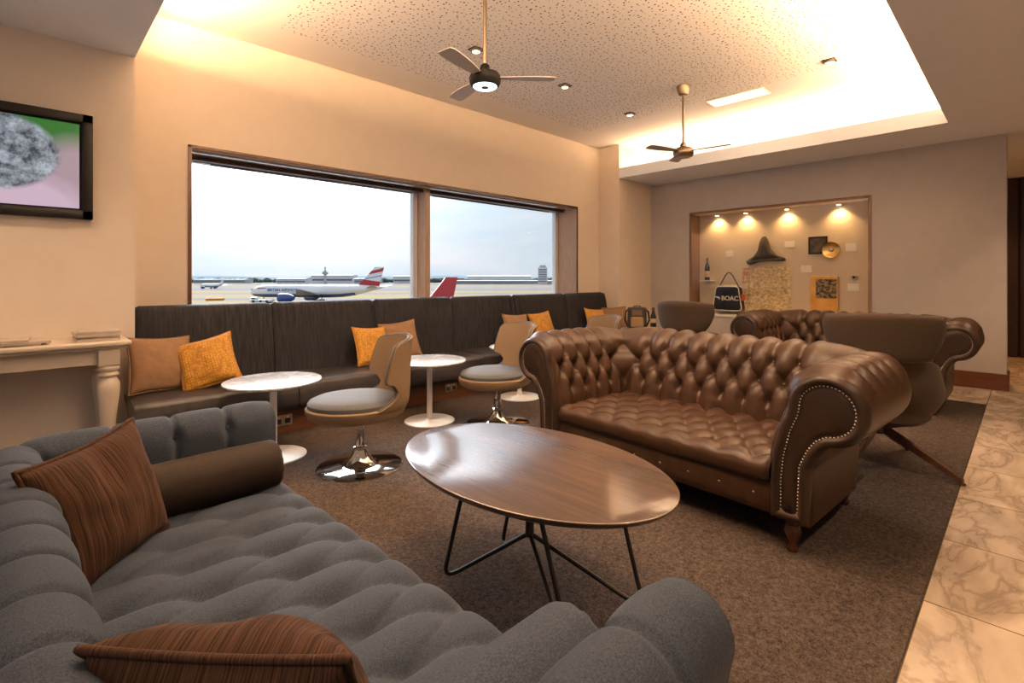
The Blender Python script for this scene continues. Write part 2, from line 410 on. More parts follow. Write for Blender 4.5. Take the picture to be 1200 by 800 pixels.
def tag(o, label, cat, group=None, kind=None):
    o['label'] = label; o['category'] = cat
    if group: o['group'] = group
    if kind: o['kind'] = kind
    return o
def thing(name, label, cat, loc=(0, 0, 0), rz=0, group=None):
    o = bpy.data.objects.new(name, None); COL.objects.link(o); o.empty_display_size = .05
    o.location = loc; o.rotation_euler = (0, 0, rz)
    return tag(o, label, cat, group)
def struct(o): o['kind'] = 'structure'; return o
def sempty(name):
    o = bpy.data.objects.new(name, None); COL.objects.link(o); o['kind'] = 'structure'; return o
def dup(root, loc, rz, label, group=None):
    r = root.copy(); COL.objects.link(r); r.location = loc; r.rotation_euler = (0, 0, rz); r['label'] = label
    if group: r['group'] = group
    for ch in list(root.children):
        c = ch.copy(); COL.objects.link(c); c.parent = r
        for g in list(ch.children):
            d = g.copy(); COL.objects.link(d); d.parent = c
    return r

def slab(mb, w, h, t, rnd=.3, nu=20, nv=16, pw=8, fn=None, mat=None, taper=0):
    """puffy rounded slab in the XZ plane, thickness along Y; fn(x, y, z) bends it"""
    def side(sg):
        def f(i, j):
            u = -1 + 2 * i / (nu - 1); v = -1 + 2 * j / (nv - 1)
            u = math.copysign(1 - (1 - abs(u)) ** 1.5, u); v = math.copysign(1 - (1 - abs(v)) ** 1.5, v)
            x = u * math.sqrt(1 - rnd * v * v) * w / 2 * (1 + taper * v); z = v * math.sqrt(1 - rnd * u * u) * h / 2
            y = sg * t / 2 * max(0, (1 - abs(u) ** pw) * (1 - abs(v) ** pw)) ** .5
            return fn(x, y, z) if fn else (x, y, z)
        return f
    mb.grid(side(1), nu, nv, mat=mat); mb.grid(side(-1), nu, nv, mat=mat, flip=True)
    return mb

# ------------------------------------------------------------------ the room
H_LOW, H_TRAY = 2.877, 3.42
YW, YT, XL, XP, XF, YE = 5.0, 4.58, .60, 6.90, 7.88, .167   # window wall, left wall face, tray left, pier, far wall, far wall end
struct(MB().box((-3.6, -3.2, -.1), (11.6, 5.6, 0)).build('floor', M['floor']))
carp = tag(MB().box((-1.6, .287, 0), (6.86, 4.57, .008), .003, 1).build('carpet', M['carpet']),
           'speckled brown grey carpet under all the seats beside the marble', 'carpet')
# ceilings: low slab around the raised tray, tray lid, cove lips
c = MB()
c.box((-3.6, -3.2, H_LOW), (.35, 5.6, H_LOW + .09)); c.box((7.25, -3.2, H_LOW), (11.6, 5.6, H_LOW + .09))
c.box((.35, -3.2, H_LOW), (7.25, .33, H_LOW + .09))
c.box((.35, .33, H_LOW), (XL, YT, H_LOW + .09)); c.box((XP, .33, H_LOW), (7.25, 4.6, H_LOW + .09)); c.box((XL, .33, H_LOW), (XP, .58, H_LOW + .09))
c.box((XL - .04, .54, H_LOW + .09), (XL, 4.58, 3.04)); c.box((XP, .54, H_LOW + .09), (XP + .04, 4.6, 3.04)); c.box((XL, .54, H_LOW + .09), (XP, .58, 3.04))
c.box((.25, .23, H_LOW + .09), (.35, 5.5, H_TRAY + .1)); c.box((7.25, .23, H_LOW + .09), (7.35, 5.5, H_TRAY + .1)); c.box((.35, .23, H_LOW + .09), (7.25, .33, H_TRAY + .1))
struct(c.build('ceiling', M['ceil']))
struct(MB().box((.25, .23, H_TRAY), (7.35, YW - .013, H_TRAY + .1)).build('ceiling_tray', M['perf']))
struct(MB().box((.25, YW - .1, H_TRAY + .1), (7.35, 5.55, H_TRAY + .14)).build('ceiling_closure', M['dark']))
# window wall
WX0, WX1, WZ0, WZ1, YG = 1.03, 6.317, .85, 2.386, 5.42
w = MB()
w.box((XL - .3, YW, 0), (WX0, YG + .1, H_TRAY)); w.box((WX1, YW, 0), (XP + .1, YG + .1, H_TRAY))
w.box((WX0, YW, WZ1), (WX1, YG + .1, H_TRAY)); w.box((XL - .3, YW, H_TRAY), (XP + .1, YG + .1, H_TRAY + .1)); w.box((WX0, YW, 0), (WX1, YG + .1, WZ0))
struct(w.build('wall_back', M['wall']))
struct(MB().box((-3.6, YT, 0), (XL, YG + .1, H_LOW)).box((.3, YT, H_LOW), (XL, YG + .1, H_TRAY)).build('wall_left', M['wall']))
w = MB().box((XP, 4.6, 0), (8.3, 5.6, H_TRAY))
struct(w.build('wall_corner', M['wall']))
CY0, CY1, CZ0, CZ1 = 1.425, 3.878, .673, 2.33
w = MB()
w.box((XF, YE, 0), (XF + .4, CY0, H_LOW)); w.box((XF, CY1, 0), (XF + .4, 4.6, H_LOW))
w.box((XF, CY0, 0), (XF + .4, CY1, CZ0)); w.box((XF, CY0, CZ1), (XF + .4, CY1, H_LOW)); w.box((XF + .32, CY0, CZ0), (XF + .4, CY1, CZ1))
struct(w.build('wall_right', M['wall_taupe']))
struct(MB().box((XF - .02, YE - .02, 0), (XF, 4.6, .185), .004, 1).box((XF, YE - .02, 0), (XF + .42, YE, .185), .004, 1).build('baseboard_right', M['skirt']))
w = MB()
for k in range(20):
    w.box((11.4, -3.2 + k * .3, 0), (11.5, -3.2 + k * .3 + .288, H_LOW), .012, 1)
w.box((11.45, -3.2, 0), (11.6, 5.6, H_LOW)); struct(w.build('wall_end', M['panel']))
struct(MB().box((-3.7, -3.2, 0), (-3.6, 5.6, .9)).box((-3.7, -3.2, 2.5), (-3.6, 5.6, H_LOW)).box((-3.7, -3.2, .9), (-3.6, -2.2, 2.5)).box((-3.7, 3.6, .9), (-3.6, 5.6, 2.5)).build('wall_rear', M['wall']))
w2 = sempty('fill_window')  # unseen framed opening in the rear wall, added to let in cool fill
MB().box((-3.68, -2.2, .9), (-3.62, -2.13, 2.5)).box((-3.68, 3.53, .9), (-3.62, 3.6, 2.5)).box((-3.68, .66, .9), (-3.62, .74, 2.5)).box((-3.68, -2.2, .9), (-3.62, 3.6, .96)).box((-3.68, -2.2, 2.44), (-3.62, 3.6, 2.5)).build('window_frame', M['winframe'], w2)
struct(MB().box((-3.7, -3.3, 0), (11.6, -3.2, H_LOW)).build('wall_side', M['wall']))
struct(MB().box((8.3, 2.4, 0), (11.4, 2.5, H_LOW)).build('wall_corridor', M['wall']))

# the window
win = sempty('window_1')
r_ = MB(); t_ = .018
r_.box((WX0, YW - .004, WZ0), (WX0 + t_, YG, WZ1)); r_.box((WX1 - t_, YW - .004, WZ0), (WX1, YG, WZ1))
r_.build('side_lining', M['lining'], win)
MB().box((WX0, YW - .004, WZ1 - .02), (WX1, YG, WZ1)).box((WX0, YW - .004, WZ0), (WX1, YG, WZ0 + .025)).build('head_lining', M['wood_h'], win)
MB().box((WX0 - .012, YW - .014, WZ0), (WX0 + .012, YW + .03, WZ1 + .006)).box((WX1 - .012, YW - .014, WZ0), (WX1 + .012, YW + .03, WZ1 + .006)) \
    .box((WX0 - .012, YW - .014, WZ1 - .012), (WX1 + .012, YW + .03, WZ1 + .012)).build('edge_trim', M['walnut_dk'], win)
MB().box((WX0 + .03, YW + .06, WZ1 - .034), (WX1 - .03, YW + .11, WZ1 - .018), .003, 1).build('blind_slot', M['railmetal'], win)
MB().box((WX0 + .03, YW + .24, WZ1 - .06), (WX1 - .03, YW + .31, WZ1 - .02), .006, 1).build('blind_headrail', M['walnut_dk'], win)
for x0, x1 in ((WX0 + .25, 3.5), (3.8, WX1 - .25)):
    MB().box((x0, YG - .06, WZ1 - .07), (x1, YG - .04, WZ1 - .055), .004, 1).build('blind_rail', M['blind'], win)
XM = 3.60
fr = MB()
for x0, x1 in ((WX0 + .018, XM - .02), (XM + .05, WX1 - .018)):
    fr.box((x0, YG - .04, WZ0 + .02), (x0 + .045, YG + .03, WZ1 - .02)); fr.box((x1 - .06, YG - .04, WZ0 + .02), (x1, YG + .03, WZ1 - .02))
    fr.box((x0, YG - .04, WZ1 - .055), (x1, YG + .03, WZ1 - .02)); fr.box((x0, YG - .04, WZ0 + .02), (x1, YG + .03, WZ0 + .07))
fr.build('window_frame', M['winframe'], win)
MB().box((XM - .02, YG - .22, WZ0 + .02), (XM + .05, YG + .03, WZ1 - .02)).build('mullion', M['lining'], win)
for x0, x1 in ((WX0 + .06, XM - .07), (XM + .09, WX1 - .07)):
    MB().box((x0, YG - .006, WZ0 + .06), (x1, YG + .006, WZ1 - .05)).build('glass_pane', M['glass'], win)

# ------------------------------------------------------------------ ceiling fans, downlights, panel light
def make_fan(loc, label, lit, az):
    t = thing('ceiling_fan', label, 'ceiling fan', loc, 0, 'ceiling fans in the raised ceiling')
    hz = 2.70 - H_TRAY
    MB().lathe([(.03, -.10), (.05, -.095), (.065, -.05), (.075, -.012), (.075, 0)], 32).build('canopy', M['bronze'], t)
    MB().lathe([(.014, hz + .06), (.014, -.09)], 16).build('rod', M['bronze'], t)
    MB().lathe([(.088, hz - .075), (.10, hz - .07), (.112, hz - .045), (.113, hz - .015), (.10, hz + .015), (.06, hz + .032), (.036, hz + .038), (.032, hz + .075), (.02, hz + .085)], 40).build('motor_housing', M['dkgrey'] if lit else M['bronze'], t)
    if lit:
        MB().lathe([(.028, hz - .081), (.08, hz - .081), (.086, hz - .076), (.086, hz - .07), (.028, hz - .07)], 40).build('lamp_ring', M['lampring'], t)
        MB().lathe([(.026, hz - .084), (.027, hz - .07)], 20).build('lamp_centre', M['black'], t)
    else:
        MB().lathe([(.08, hz - .08), (.086, hz - .07)], 32).build('lamp_cover', M['steel'], t)
    for k in range(3):
        a = az + k * 2 * PI / 3
        def f(i, j):
            q = i / 11; r = .10 + q * .40; wd = (.028 + .03 * math.sin(min(1, q * 1.4) * PI / 2)) * (1 if q < .93 else .75)
            v = (j % 2) * 2 - 1; tz = .003 if j in (0, 1) else -.003
            y = v * wd; z = hz - .012 + y * .13 + tz
            return (r * math.cos(a) - y * math.sin(a), r * math.sin(a) + y * math.cos(a), z)
        b = MB()
        vs = []
        for i in range(12):
            for j in (0, 1, 3, 2): vs.append(f(i, j))
        fs = []
        for i in range(11):
            for k2 in range(4):
                fs.append((i*4+k2, i*4+(k2+1) % 4, (i+1)*4+(k2+1) % 4, (i+1)*4+k2))
        fs += [(0, 1, 2, 3), (47, 46, 45, 44)]
        b.add(vs, fs).build('blade', M['blade'], t)
    return t
make_fan((2.375, 2.71, H_TRAY), 'ceiling fan above the coffee table with a lit white ring under its hub', True, R(78))
make_fan((5.34, 2.71, H_TRAY), 'unlit ceiling fan in front of the bright cove light', False, R(40))

def spot(loc, power, size=100, blend=.6, col=WARM, target=None, rad=.03):
    l = bpy.data.lights.new('spot_lamp', 'SPOT'); l.energy = power; l.spot_size = R(size); l.spot_blend = blend; l.color = col; l.shadow_soft_size = rad
    o = bpy.data.objects.new('spot_lamp', l); COL.objects.link(o); o.location = loc
    if target: o.rotation_euler = (Vector(target) - Vector(loc)).to_track_quat('-Z', 'Y').to_euler()
    return o
def area(loc, sx, sy, power, rot, col=WARM, spread=180):
    l = bpy.data.lights.new('cove_lamp', 'AREA'); l.shape = 'RECTANGLE'; l.size = sx; l.size_y = sy; l.energy = power; l.color = col; l.spread = R(spread)
    o = bpy.data.objects.new('cove_lamp', l); COL.objects.link(o); o.location = loc; o.rotation_euler = rot
    return o
P_DOWN = 30
DL = [(3.08, 3.64, 'small square downlight behind the rod of the lit ceiling fan'), (4.363, 3.622, 'middle downlight of the row along the window side'),
      (5.714, 3.645, 'downlight nearest the wall pier, at far end of window row'), (5.75, 1.377, 'downlight by the cove at the right side of the raised ceiling'),
      (1.75, 3.64, None), (2.13, 1.89, None), (4.4, 1.377, None), (3.08, 1.377, None)]
for x, y, lab in DL:
    if lab:
        t = thing('downlight', lab, 'downlight', (x, y, H_TRAY), 0, 'recessed downlights in the raised ceiling')
        MB().box((-.062, -.055, -.006), (.062, -.047, .0), .002, 1).box((-.062, .047, -.006), (.062, .055, 0), .002, 1).box((-.062, -.047, -.006), (-.05, .047, 0), .002, 1).box((.05, -.047, -.006), (.062, .047, 0), .002, 1).build('trim_frame', M['dkgrey'], t)
        MB().lathe([(.044, -.004), (.044, -.018), (.036, -.026), (.034, -.003)], 24).build('lamp_collar', M['steel'], t)
        MB().lathe([(.034, -.022), (.0335, -.006)], 24).build('lens', M['lampwarm'], t)
    spot((x, y, H_TRAY - .045), 200 if (x, y) == (2.13, 1.89) else (28 if y < 2 else P_DOWN), 105, .7, rad=.02)
t = thing('panel_light', 'flat rectangular lit ceiling panel beside the cove light', 'ceiling light', (6.12, 2.42, H_TRAY))
MB().box((-.14, -.33, -.008), (.14, .33, 0), .003, 1).build('frame', M['white'], t)
MB().box((-.125, -.315, -.011), (.125, .315, -.007)).build('diffuser', M['lamppanel'], t)

# ------------------------------------------------------------------ display case in the far wall
XB = XF + .30
t = thing('display_case', 'glazed museum display case set in the far wall', 'display case', (XF, (CY0 + CY1) / 2, CZ0))
cy, hw, hh = (CY0 + CY1) / 2, (CY1 - CY0) / 2, CZ1 - CZ0
f = MB(); q = .022
f.box((-.014, -hw - .012, -.012), (.03, -hw + q, hh + .012), .003, 1); f.box((-.014, hw - q, -.012), (.03, hw + .012, hh + .012), .003, 1)
f.box((-.014, -hw, hh - q), (.03, hw, hh + .012), .003, 1); f.build('frame', M['wood'], t)
MB().box((-.02, -hw, -.014), (.03, hw, .016), .003, 1).build('sill', M['winframe'], t)
MB().box((.30, -hw + .001, .001), (.318, hw - .001, hh - .001)).build('back_panel', noisy('case_linen', (.60, .49, .37), (.66, .55, .42), (30, 30, 30), 3, rough=.8, bump=.1), t)
for a_ in (-hw + .001, hw - .02): MB().box((.03, a_, .001), (.30, a_ + .019, hh - .001)).build('side_panel', M['wood'], t)
for a_, n_ in ((.001, 'floor_panel'), (hh - .02, 'top_panel')): MB().box((.03, -hw + .02, a_), (.30, hw - .02, a_ + .019)).build(n_, M['wall'], t)
MB().box((.006, -hw + .02, .015), (.014, hw - .02, hh - .02)).build('glass_pane', M['glass'], t)
for yy in (1.83, 2.49, 3.08, 3.53):
    MB().lathe([(.03, hh - .05), (.036, hh - .045), (.036, hh - .02)], 20, T(.225, yy - cy, 0)).build('spotlight', M['steel'], t)
    MB().lathe([(.026, hh - .053), (.026, hh - .047)], 20, T(.225, yy - cy, 0)).build('spotlight_lens', M['lampwarm'], t)
    spot((XF + .225, yy, CZ1 - .06), 17, 120, .8, (1, .60, .24), (XF + .29, yy, CZ1 - .5), .02)

F_, CA, SA = 590., math.cos(R(45.7)), math.sin(R(45.7))
def card(u0, v0, u1, v1, z=0): pass
def onback(yy, zz): return (XB, yy, zz)
cream = M['paper']
captions = [(3.36, 1.66, .11, .10, 'white caption card above the black airline bag'), (2.47, 1.77, .14, .09, 'white caption card left of the dark square picture'),
            (2.25, 1.40, .14, .10, 'white caption card between the map and the book'), (1.70, 1.69, .13, .11, 'white caption card right of the brass disc'),
            (1.67, 1.14, .14, .10, 'white caption card under the small ring badge')]
for yy, zz, a, b, lab in captions:
    tag(MB().box((-.008, -a/2, -b/2), (-.0005, a/2, b/2), .001, 1).build('caption_card', cream), lab, 'caption card', 'caption cards in the display case').location = onback(yy, zz)

# ---- items of the case
mapm = noisy('aged_map_print', (.34, .25, .13), (.80, .64, .38), (16, 16, 22), 1.3, 9, rough=.7, bump=.2, lo=.34, hi=.6)
t = thing('map', 'large creased old map pinned in the display case', 'map', (XB, 2.79, 1.02))
def mp(i, j):
    y = -.34 + .68 * i / 20; z = -.42 + .84 * j / 24
    return (-.006 - .006 * abs(math.sin(z * 3 * PI / .84 + .5)) - .003 * math.sin(y * 11), y, z)
g = MB(); g.grid(mp, 21, 25); g.grid(lambda i, j: (-.001, *mp(i, j)[1:]), 21, 25, flip=True); g.build('sheet', mapm, t)
tag(MB().box((-.022, -.055, -.12), (-.014, .055, .12), .001, 1).build('postcard', noisy('postcard_print', (.35, .12, .05), (.72, .52, .28), (25, 25, 25), 1, rough=.6, bump=0)),
    'small brown postcard overlapping the corner of the map', 'postcard').location = (XB, 3.095, 1.305)
# hat
t = thing('side_cap', 'dark peaked felt hat hung above the map', 'hat', (XB, 2.78, 1.66))
h = MB()
pf = [(-.30, -.16), (-.31, -.13), (-.20, -.06), (-.14, .03), (-.105, .18), (-.07, .24), (-.03, .245), (0, .20), (.05, .05), (.13, -.05), (.24, -.09), (.26, -.12), (.23, -.14), (.05, -.13), (-.12, -.145), (-.26, -.19)]
pf = [(-a, b) for a, b in pf]
def ring(sc, x): return [(x, a * sc, (b - .0) * sc) for a, b in pf]
n = len(pf); vs = ring(1, -.001) + ring(1, -.03) + ring(.8, -.08) + ring(.4, -.11); fs = [tuple(range(n))]
for k in range(3):
    for i in range(n): fs.append((k*n+i, k*n+(i+1) % n, (k+1)*n+(i+1) % n, (k+1)*n+i))
fs.append(tuple(3*n + i for i in range(n)))
h.add(vs, fs); h.build('crown', plain('black_felt', (.03, .018, .012), .8), t, angle=60)
MB().tube([(-.115, -.235, -.11), (-.125, -.05, -.125), (-.12, .12, -.13), (-.1, .26, -.15)], .014, 8).build('brim', plain('black_felt_edge', (.02, .013, .01), .6), t)
# dark square picture and brass disc
t = thing('framed_picture', 'dark square picture behind the brass disc', 'picture', (XB, 2.10, 1.735))
MB().box((-.02, -.12, -.125), (-.0005, .12, .125), .003, 1).build('frame', M['black'], t)
MB().box((-.023, -.095, -.1), (-.019, .095, .1)).build('print', noisy('dark_print', (.015, .012, .01), (.12, .085, .05), (12, 12, 12), 1, rough=.5, bump=0), t)
t = thing('brass_plate', 'round brass plate in the display case', 'plate', (XB, 1.925, 1.66))
MB().lathe([(.03, .0), (.032, .05), (.10, .05), (.115, .06), (.11, .068), (.09, .06), (.03, .058), (.022, .066), (.001, .068)], 36, T(0, 0, 0, 0, R(-90), 0)).build('dish', M['brass'], t)
MB().lathe([(.022, .058), (.018, .075), (.001, .079)], 20, T(0, 0, 0, 0, R(-90), 0)).build('boss', M['steel'], t)
# book
t = thing('book', 'yellow book with a dark cover photograph in the case', 'book', (XB, 2.015, 1.05))
MB().box((-.05, -.17, -.24), (-.0005, .17, .24), .004, 1).build('cover', noisy('yellow_cover', (.60, .30, .05), (.75, .42, .10), (8, 8, 8), 1, rough=.5, bump=0), t)
MB().box((-.053, -.155, -.07), (-.049, .10, .20)).build('cover_photo', noisy('cover_photograph', (.02, .016, .014), (.40, .28, .14), (14, 14, 18), 1.4, 6, rough=.4, bump=0, lo=.42, hi=.6), t)
MB().box((-.046, -.172, -.235), (-.006, -.169, .235)).build('pages', M['paper2'], t)
# ring badge
t = thing('badge', 'small round metal badge at the right of the case', 'badge', (XB, 1.665, 1.275))
MB().tube([(-.015, .035 * math.cos(a), .03 * math.sin(a)) for a in [k * PI / 10 for k in range(20)]], .009, 8, closed=True).build('ring', M['steel'], t)
MB().lathe([(.012, .0), (.016, .016), (.001, .024)], 16, T(0, 0, 0, 0, R(-90), 0)).build('pin', M['dkgrey'], t)
# bottle on a glass ledge
tag(MB().box((XF + .13, 3.60, 1.222), (XB, 3.78, 1.232), .002, 1).build('glass_ledge', plain('ledge_acrylic', (.75, .75, .73), .1)), 'little clear ledge holding the bottle in the case', 'shelf')
t = thing('bottle', 'dark wine bottle standing on the case ledge', 'bottle', (XF + .215, 3.69, 1.233))
MB().lathe([(.036, 0), (.04, .01), (.04, .20), (.034, .24), (.016, .28), (.014, .34), (.018, .345), (.018, .36), (.012, .365)], 28).build('glass', M['bottleglass'], t)
MB().lathe([(.0406, .05), (.0406, .15)], 28).build('paper_label', plain('bottle_label', (.55, .36, .16), .6), t)
MB().lathe([(.0175, .29), (.0195, .35), (.019, .368), (.01, .37)], 20).build('foil_cap', plain('gold_foil', (.35, .2, .06), .35, .8), t)
# airline bag
t = thing('flight_bag', 'black shoulder bag with white piping and lettering in case', 'bag', (XB - .085, 3.335, .945))
pr = []
for a, b in ((-1, -1), (1, -1), (1, 1), (-1, 1)):
    for k in range(7):
        g0 = math.atan2(b, a) - PI/4 + k * PI / 12
        ww = .225 if b < 0 else .18
        pr.append((a * (ww - .06) + .06 * math.cos(g0), b * .145 + .045 * math.sin(g0)))
blk = plain('black_vinyl', (.012, .014, .018), .35)
MB().prism(pr, -.075, .075, 'x').build('body', blk, t, angle=50)
for sx in (-.076, .076):
    MB().tube([(sx, a, b) for a, b in pr], .008, 8, closed=True).build('piping', M['paper'], t)
MB().tube([(0, .16, .17), (.0, .06, .36), (0, .02, .405), (0, -.02, .405), (0, -.06, .36), (0, -.16, .17)], .009, 8).build('shoulder_strap', blk, t)
MB().box((-.06, -.255, -.03), (.0, -.215, .07), .004, 1).build('red_tag', plain('red_tag', (.6, .09, .03), .5), t)
def text(name, s, size, mat, parent, loc, rot, ext=.002):
    cu = bpy.data.curves.new(name, 'FONT'); cu.body = s; cu.size = size; cu.extrude = ext; cu.align_x = 'CENTER'; cu.align_y = 'CENTER'
    cu.offset = size * .02
    cu.materials.append(mat); o = bpy.data.objects.new(name, cu); COL.objects.link(o); o.parent = parent
    dg = bpy.context.evaluated_depsgraph_get(); dg.update()
    me = bpy.data.meshes.new_from_object(o.evaluated_get(dg)); bpy.data.objects.remove(o); bpy.data.curves.remove(cu)
    o = bpy.data.objects.new(name, me); COL.objects.link(o); o.parent = parent
    o.location = loc; o.rotation_euler = rot
    return o
text('lettering', 'BOAC', .098, M['paper'], t, (-.077, -.045, .0), (R(90), 0, R(-90)))
MB().prism([(.195, .03), (.13, .027), (.11, .005), (.122, -.022), (.14, .0), (.195, .018)], -.079, -.074, 'x').build('bird_emblem', M['paper'], t)

# ------------------------------------------------------------------ television and console
t = thing('television', 'framed wall screen showing a grey pebble held by fingers', 'television', (-.275, YT, 2.022))
tw, th = 1.27, .72
MB().box((-tw/2, -.05, -th/2), (tw/2, 0, -th/2 + .06), .006).box((-tw/2, -.05, th/2 - .06), (tw/2, 0, th/2), .006).box((-tw/2, -.05, -th/2), (-tw/2 + .06, 0, th/2), .006).box((tw/2 - .06, -.05, -th/2), (tw/2, 0, th/2), .006).build('bezel', M['black'], t)
MB().box((-tw/2 + .05, -.03, -th/2 + .05), (tw/2 - .05, -.001, th/2 - .05)).build('inner_frame', M['dkgrey'], t)
MB().box((-tw/2 + .072, -.034, -th/2 + .072), (tw/2 - .072, -.028, th/2 - .072)).build('screen', M['screen'], t)
t = thing('console_table', 'cream painted console table with turned legs against left wall', 'console table', (-.2, 4.35, 0))
MB().box((-.80, -.235, .815), (.725, .225, .85), .012, 3).box((-.78, -.215, .800), (.705, .21, .815), .004, 1).build('top', M['whitepaint'], t)
MB().box((-.72, -.17, .70), (.64, -.15, .80)).box((-.72, .15, .70), (.64, .17, .80)).box((-.735, -.16, .70), (-.715, .16, .80)).box((.635, -.16, .70), (.655, .16, .80)).build('apron', M['whitepaint'], t)
for sx in (-.70, .61):
    for sy in (-.145, .145):
        g = MB().box((sx - .055, sy - .055, .69), (sx + .055, sy + .055, .80), .004, 1)
        pf = [(.028, 0), (.035, .03), (.03, .06), (.026, .10), (.035, .25), (.05, .42), (.064, .52), (.062, .57), (.045, .605), (.04, .612), (.056, .622), (.058, .632), (.05, .642), (.044, .648), (.058, .66), (.06, .672), (.05, .684), (.05, .692)]
        g.lathe(pf, 28, T(sx, sy, 0)); g.build('leg', M['whitepaint'], t)
def magazine(loc, w, d, h, rz, label):
    o = thing('magazine', label, 'magazine', loc, rz, 'magazines on the console table')
    MB().box((-w/2 + .003, -d/2 + .003, .0015), (w/2 - .003, d/2 - .003, h - .0015)).build('pages', M['paper2'], o)
    MB().box((-w/2, -d/2, 0), (w/2, d/2, .0015)).box((-w/2, -d/2, h - .0015), (w/2, d/2, h)).box((-w/2, -d/2, 0), (-w/2 + .0015, d/2, h)).build('cover', M['magcover'], o)
z = .851
labs = ['bottom magazine of the right hand stack on console', 'second magazine up in the right hand console stack', 'third magazine up in the right hand console stack', 'top magazine of the right hand stack on console']
for k, (dx, dy, rz_, h_) in enumerate(((0, 0, .02, .017), (.006, .008, -.02, .013), (-.004, -.004, .03, .016), (.012, .006, -.05, .012))):
    magazine((.36 + dx, 4.33 + dy, z), .22, .30, h_, rz_, labs[k]); z += h_ + .0004
z = .851
labs = ['bottom magazine of the low left stack on console', 'middle magazine of the low left stack on console', 'top magazine of the low left stack on console']
for k, (dx, dy, rz_, h_) in enumerate(((0, 0, 0, .011), (.03, -.01, .12, .012), (-.05, .01, -.08, .01))):
    magazine((-.02 + dx, 4.32 + dy, z), .22, .30, h_, rz_, labs[k]); z += h_ + .0004

# ------------------------------------------------------------------ banquette along the window
bn = thing('banquette', 'long charcoal upholstered bench under the window', 'bench', (0, 0, 0))
edges = [.60, 1.60, 2.60, 3.60, 4.61, 5.66, 6.66]
for i in range(6):
    x0, x1 = edges[i] + .004, edges[i + 1] - .004
    prof = []       # (y, z) of the backrest, front bottom -> top -> rear
    for k in range(14): prof.append((4.585 + .085 * k / 13, .40 + .575 * k / 13))
    for k in range(1, 13):
        a = PI * k / 12 if k < 12 else PI
        prof.append((4.74 - .07 * math.cos(a), .975 + .07 * math.sin(a)))
    prof += [(4.81, .7), (4.81, .4)]
    nx = 26
    def fn(a, j):
        u = a / (nx - 1); y, z = prof[j]; e = min(u, 1 - u) * (x1 - x0)
        pin = max(0, 1 - e / .035) ** 2
        x = x0 + (x1 - x0) * u
        if i == 5 and u > .9:
            z = min(z, 1.045 - .10 * max(0, (u - .93) / .07) ** 2.2 * 1.0)
        inw = .018 * pin; cy_, cz_ = 4.72, .75
        puff = .012 * math.sin(PI * u) * math.sin(PI * min(1, max(0, (z - .4) / .6)))
        dy = inw * (1 if y < 4.74 else -1) - (puff if y < 4.74 else 0)
        dz = -inw * max(0, (z - .9) / .145)
        return (x, y + dy, z + dz)
    b = MB(); b.grid(fn, nx, len(prof))
    for a in (0, nx - 1): b.add([fn(a, j) for j in range(len(prof))], [tuple(range(len(prof)))])
    b.build('back_cushion', M['benchfab'], bn, angle=60)
    s0 = x0 - (.07 if i == 0 else 0)
    sp = []
    sp += [(4.20, .20), (4.11, .205)]
    for k in range(1, 6): sp.append((4.075 - .012 * math.sin(PI * k / 6), .215 + .17 * k / 6))
    for k in range(7): a = PI / 2 * k / 6; sp.append((4.125 - .05 * math.cos(a), .375 + .05 * math.sin(a)))
    for k in range(1, 10): sp.append((4.125 + .50 * k / 9, .425 + .008 * math.sin(PI * k / 9)))
    def fs_(a, j):
        u = a / (nx - 1); y, z = sp[j]; x = s0 + (x1 - s0) * u
        e = min(u, 1 - u) * (x1 - s0); pin = max(0, 1 - e / .03) ** 2
        if x < .606: y = min(y, 4.572)
        return (x, y + .014 * pin * (1 if y < 4.13 else 0), z - .012 * pin * (1 if z > .3 else 0))
    b = MB(); b.grid(fs_, nx, len(sp))
    for a in (0, nx - 1): b.add([fs_(a, j) for j in range(len(sp))], [tuple(range(len(sp)))])
    b.build('seat_cushion', M['leather_bench'], bn, angle=60)
MB().box((.62, 4.19, .009), (6.64, 4.80, .205)).build('plinth', M['plinth'], bn)
for x, z, lab in ((1.51, .115, 'steel double socket on bench plinth beside the nearest round table'), (3.2, .125, 'steel double socket on bench plinth between two round tables')):
    t = thing('power_socket', lab, 'power socket', (x, 4.189, z), 0, 'sockets on the bench plinth')
    MB().box((-.073, -.007, -.043), (.073, 0, .043), .003).build('face_plate', M['sock'], t)
    for sx in (-.036, .036):
        MB().box((sx - .022, -.0085, -.026), (sx + .022, -.0065, .012), .001, 1).build('outlet', M['dark'], t)
        MB().box((sx - .01, -.010, .018), (sx + .01, -.0065, .032), .001, 1).build('switch', M['white'], t)

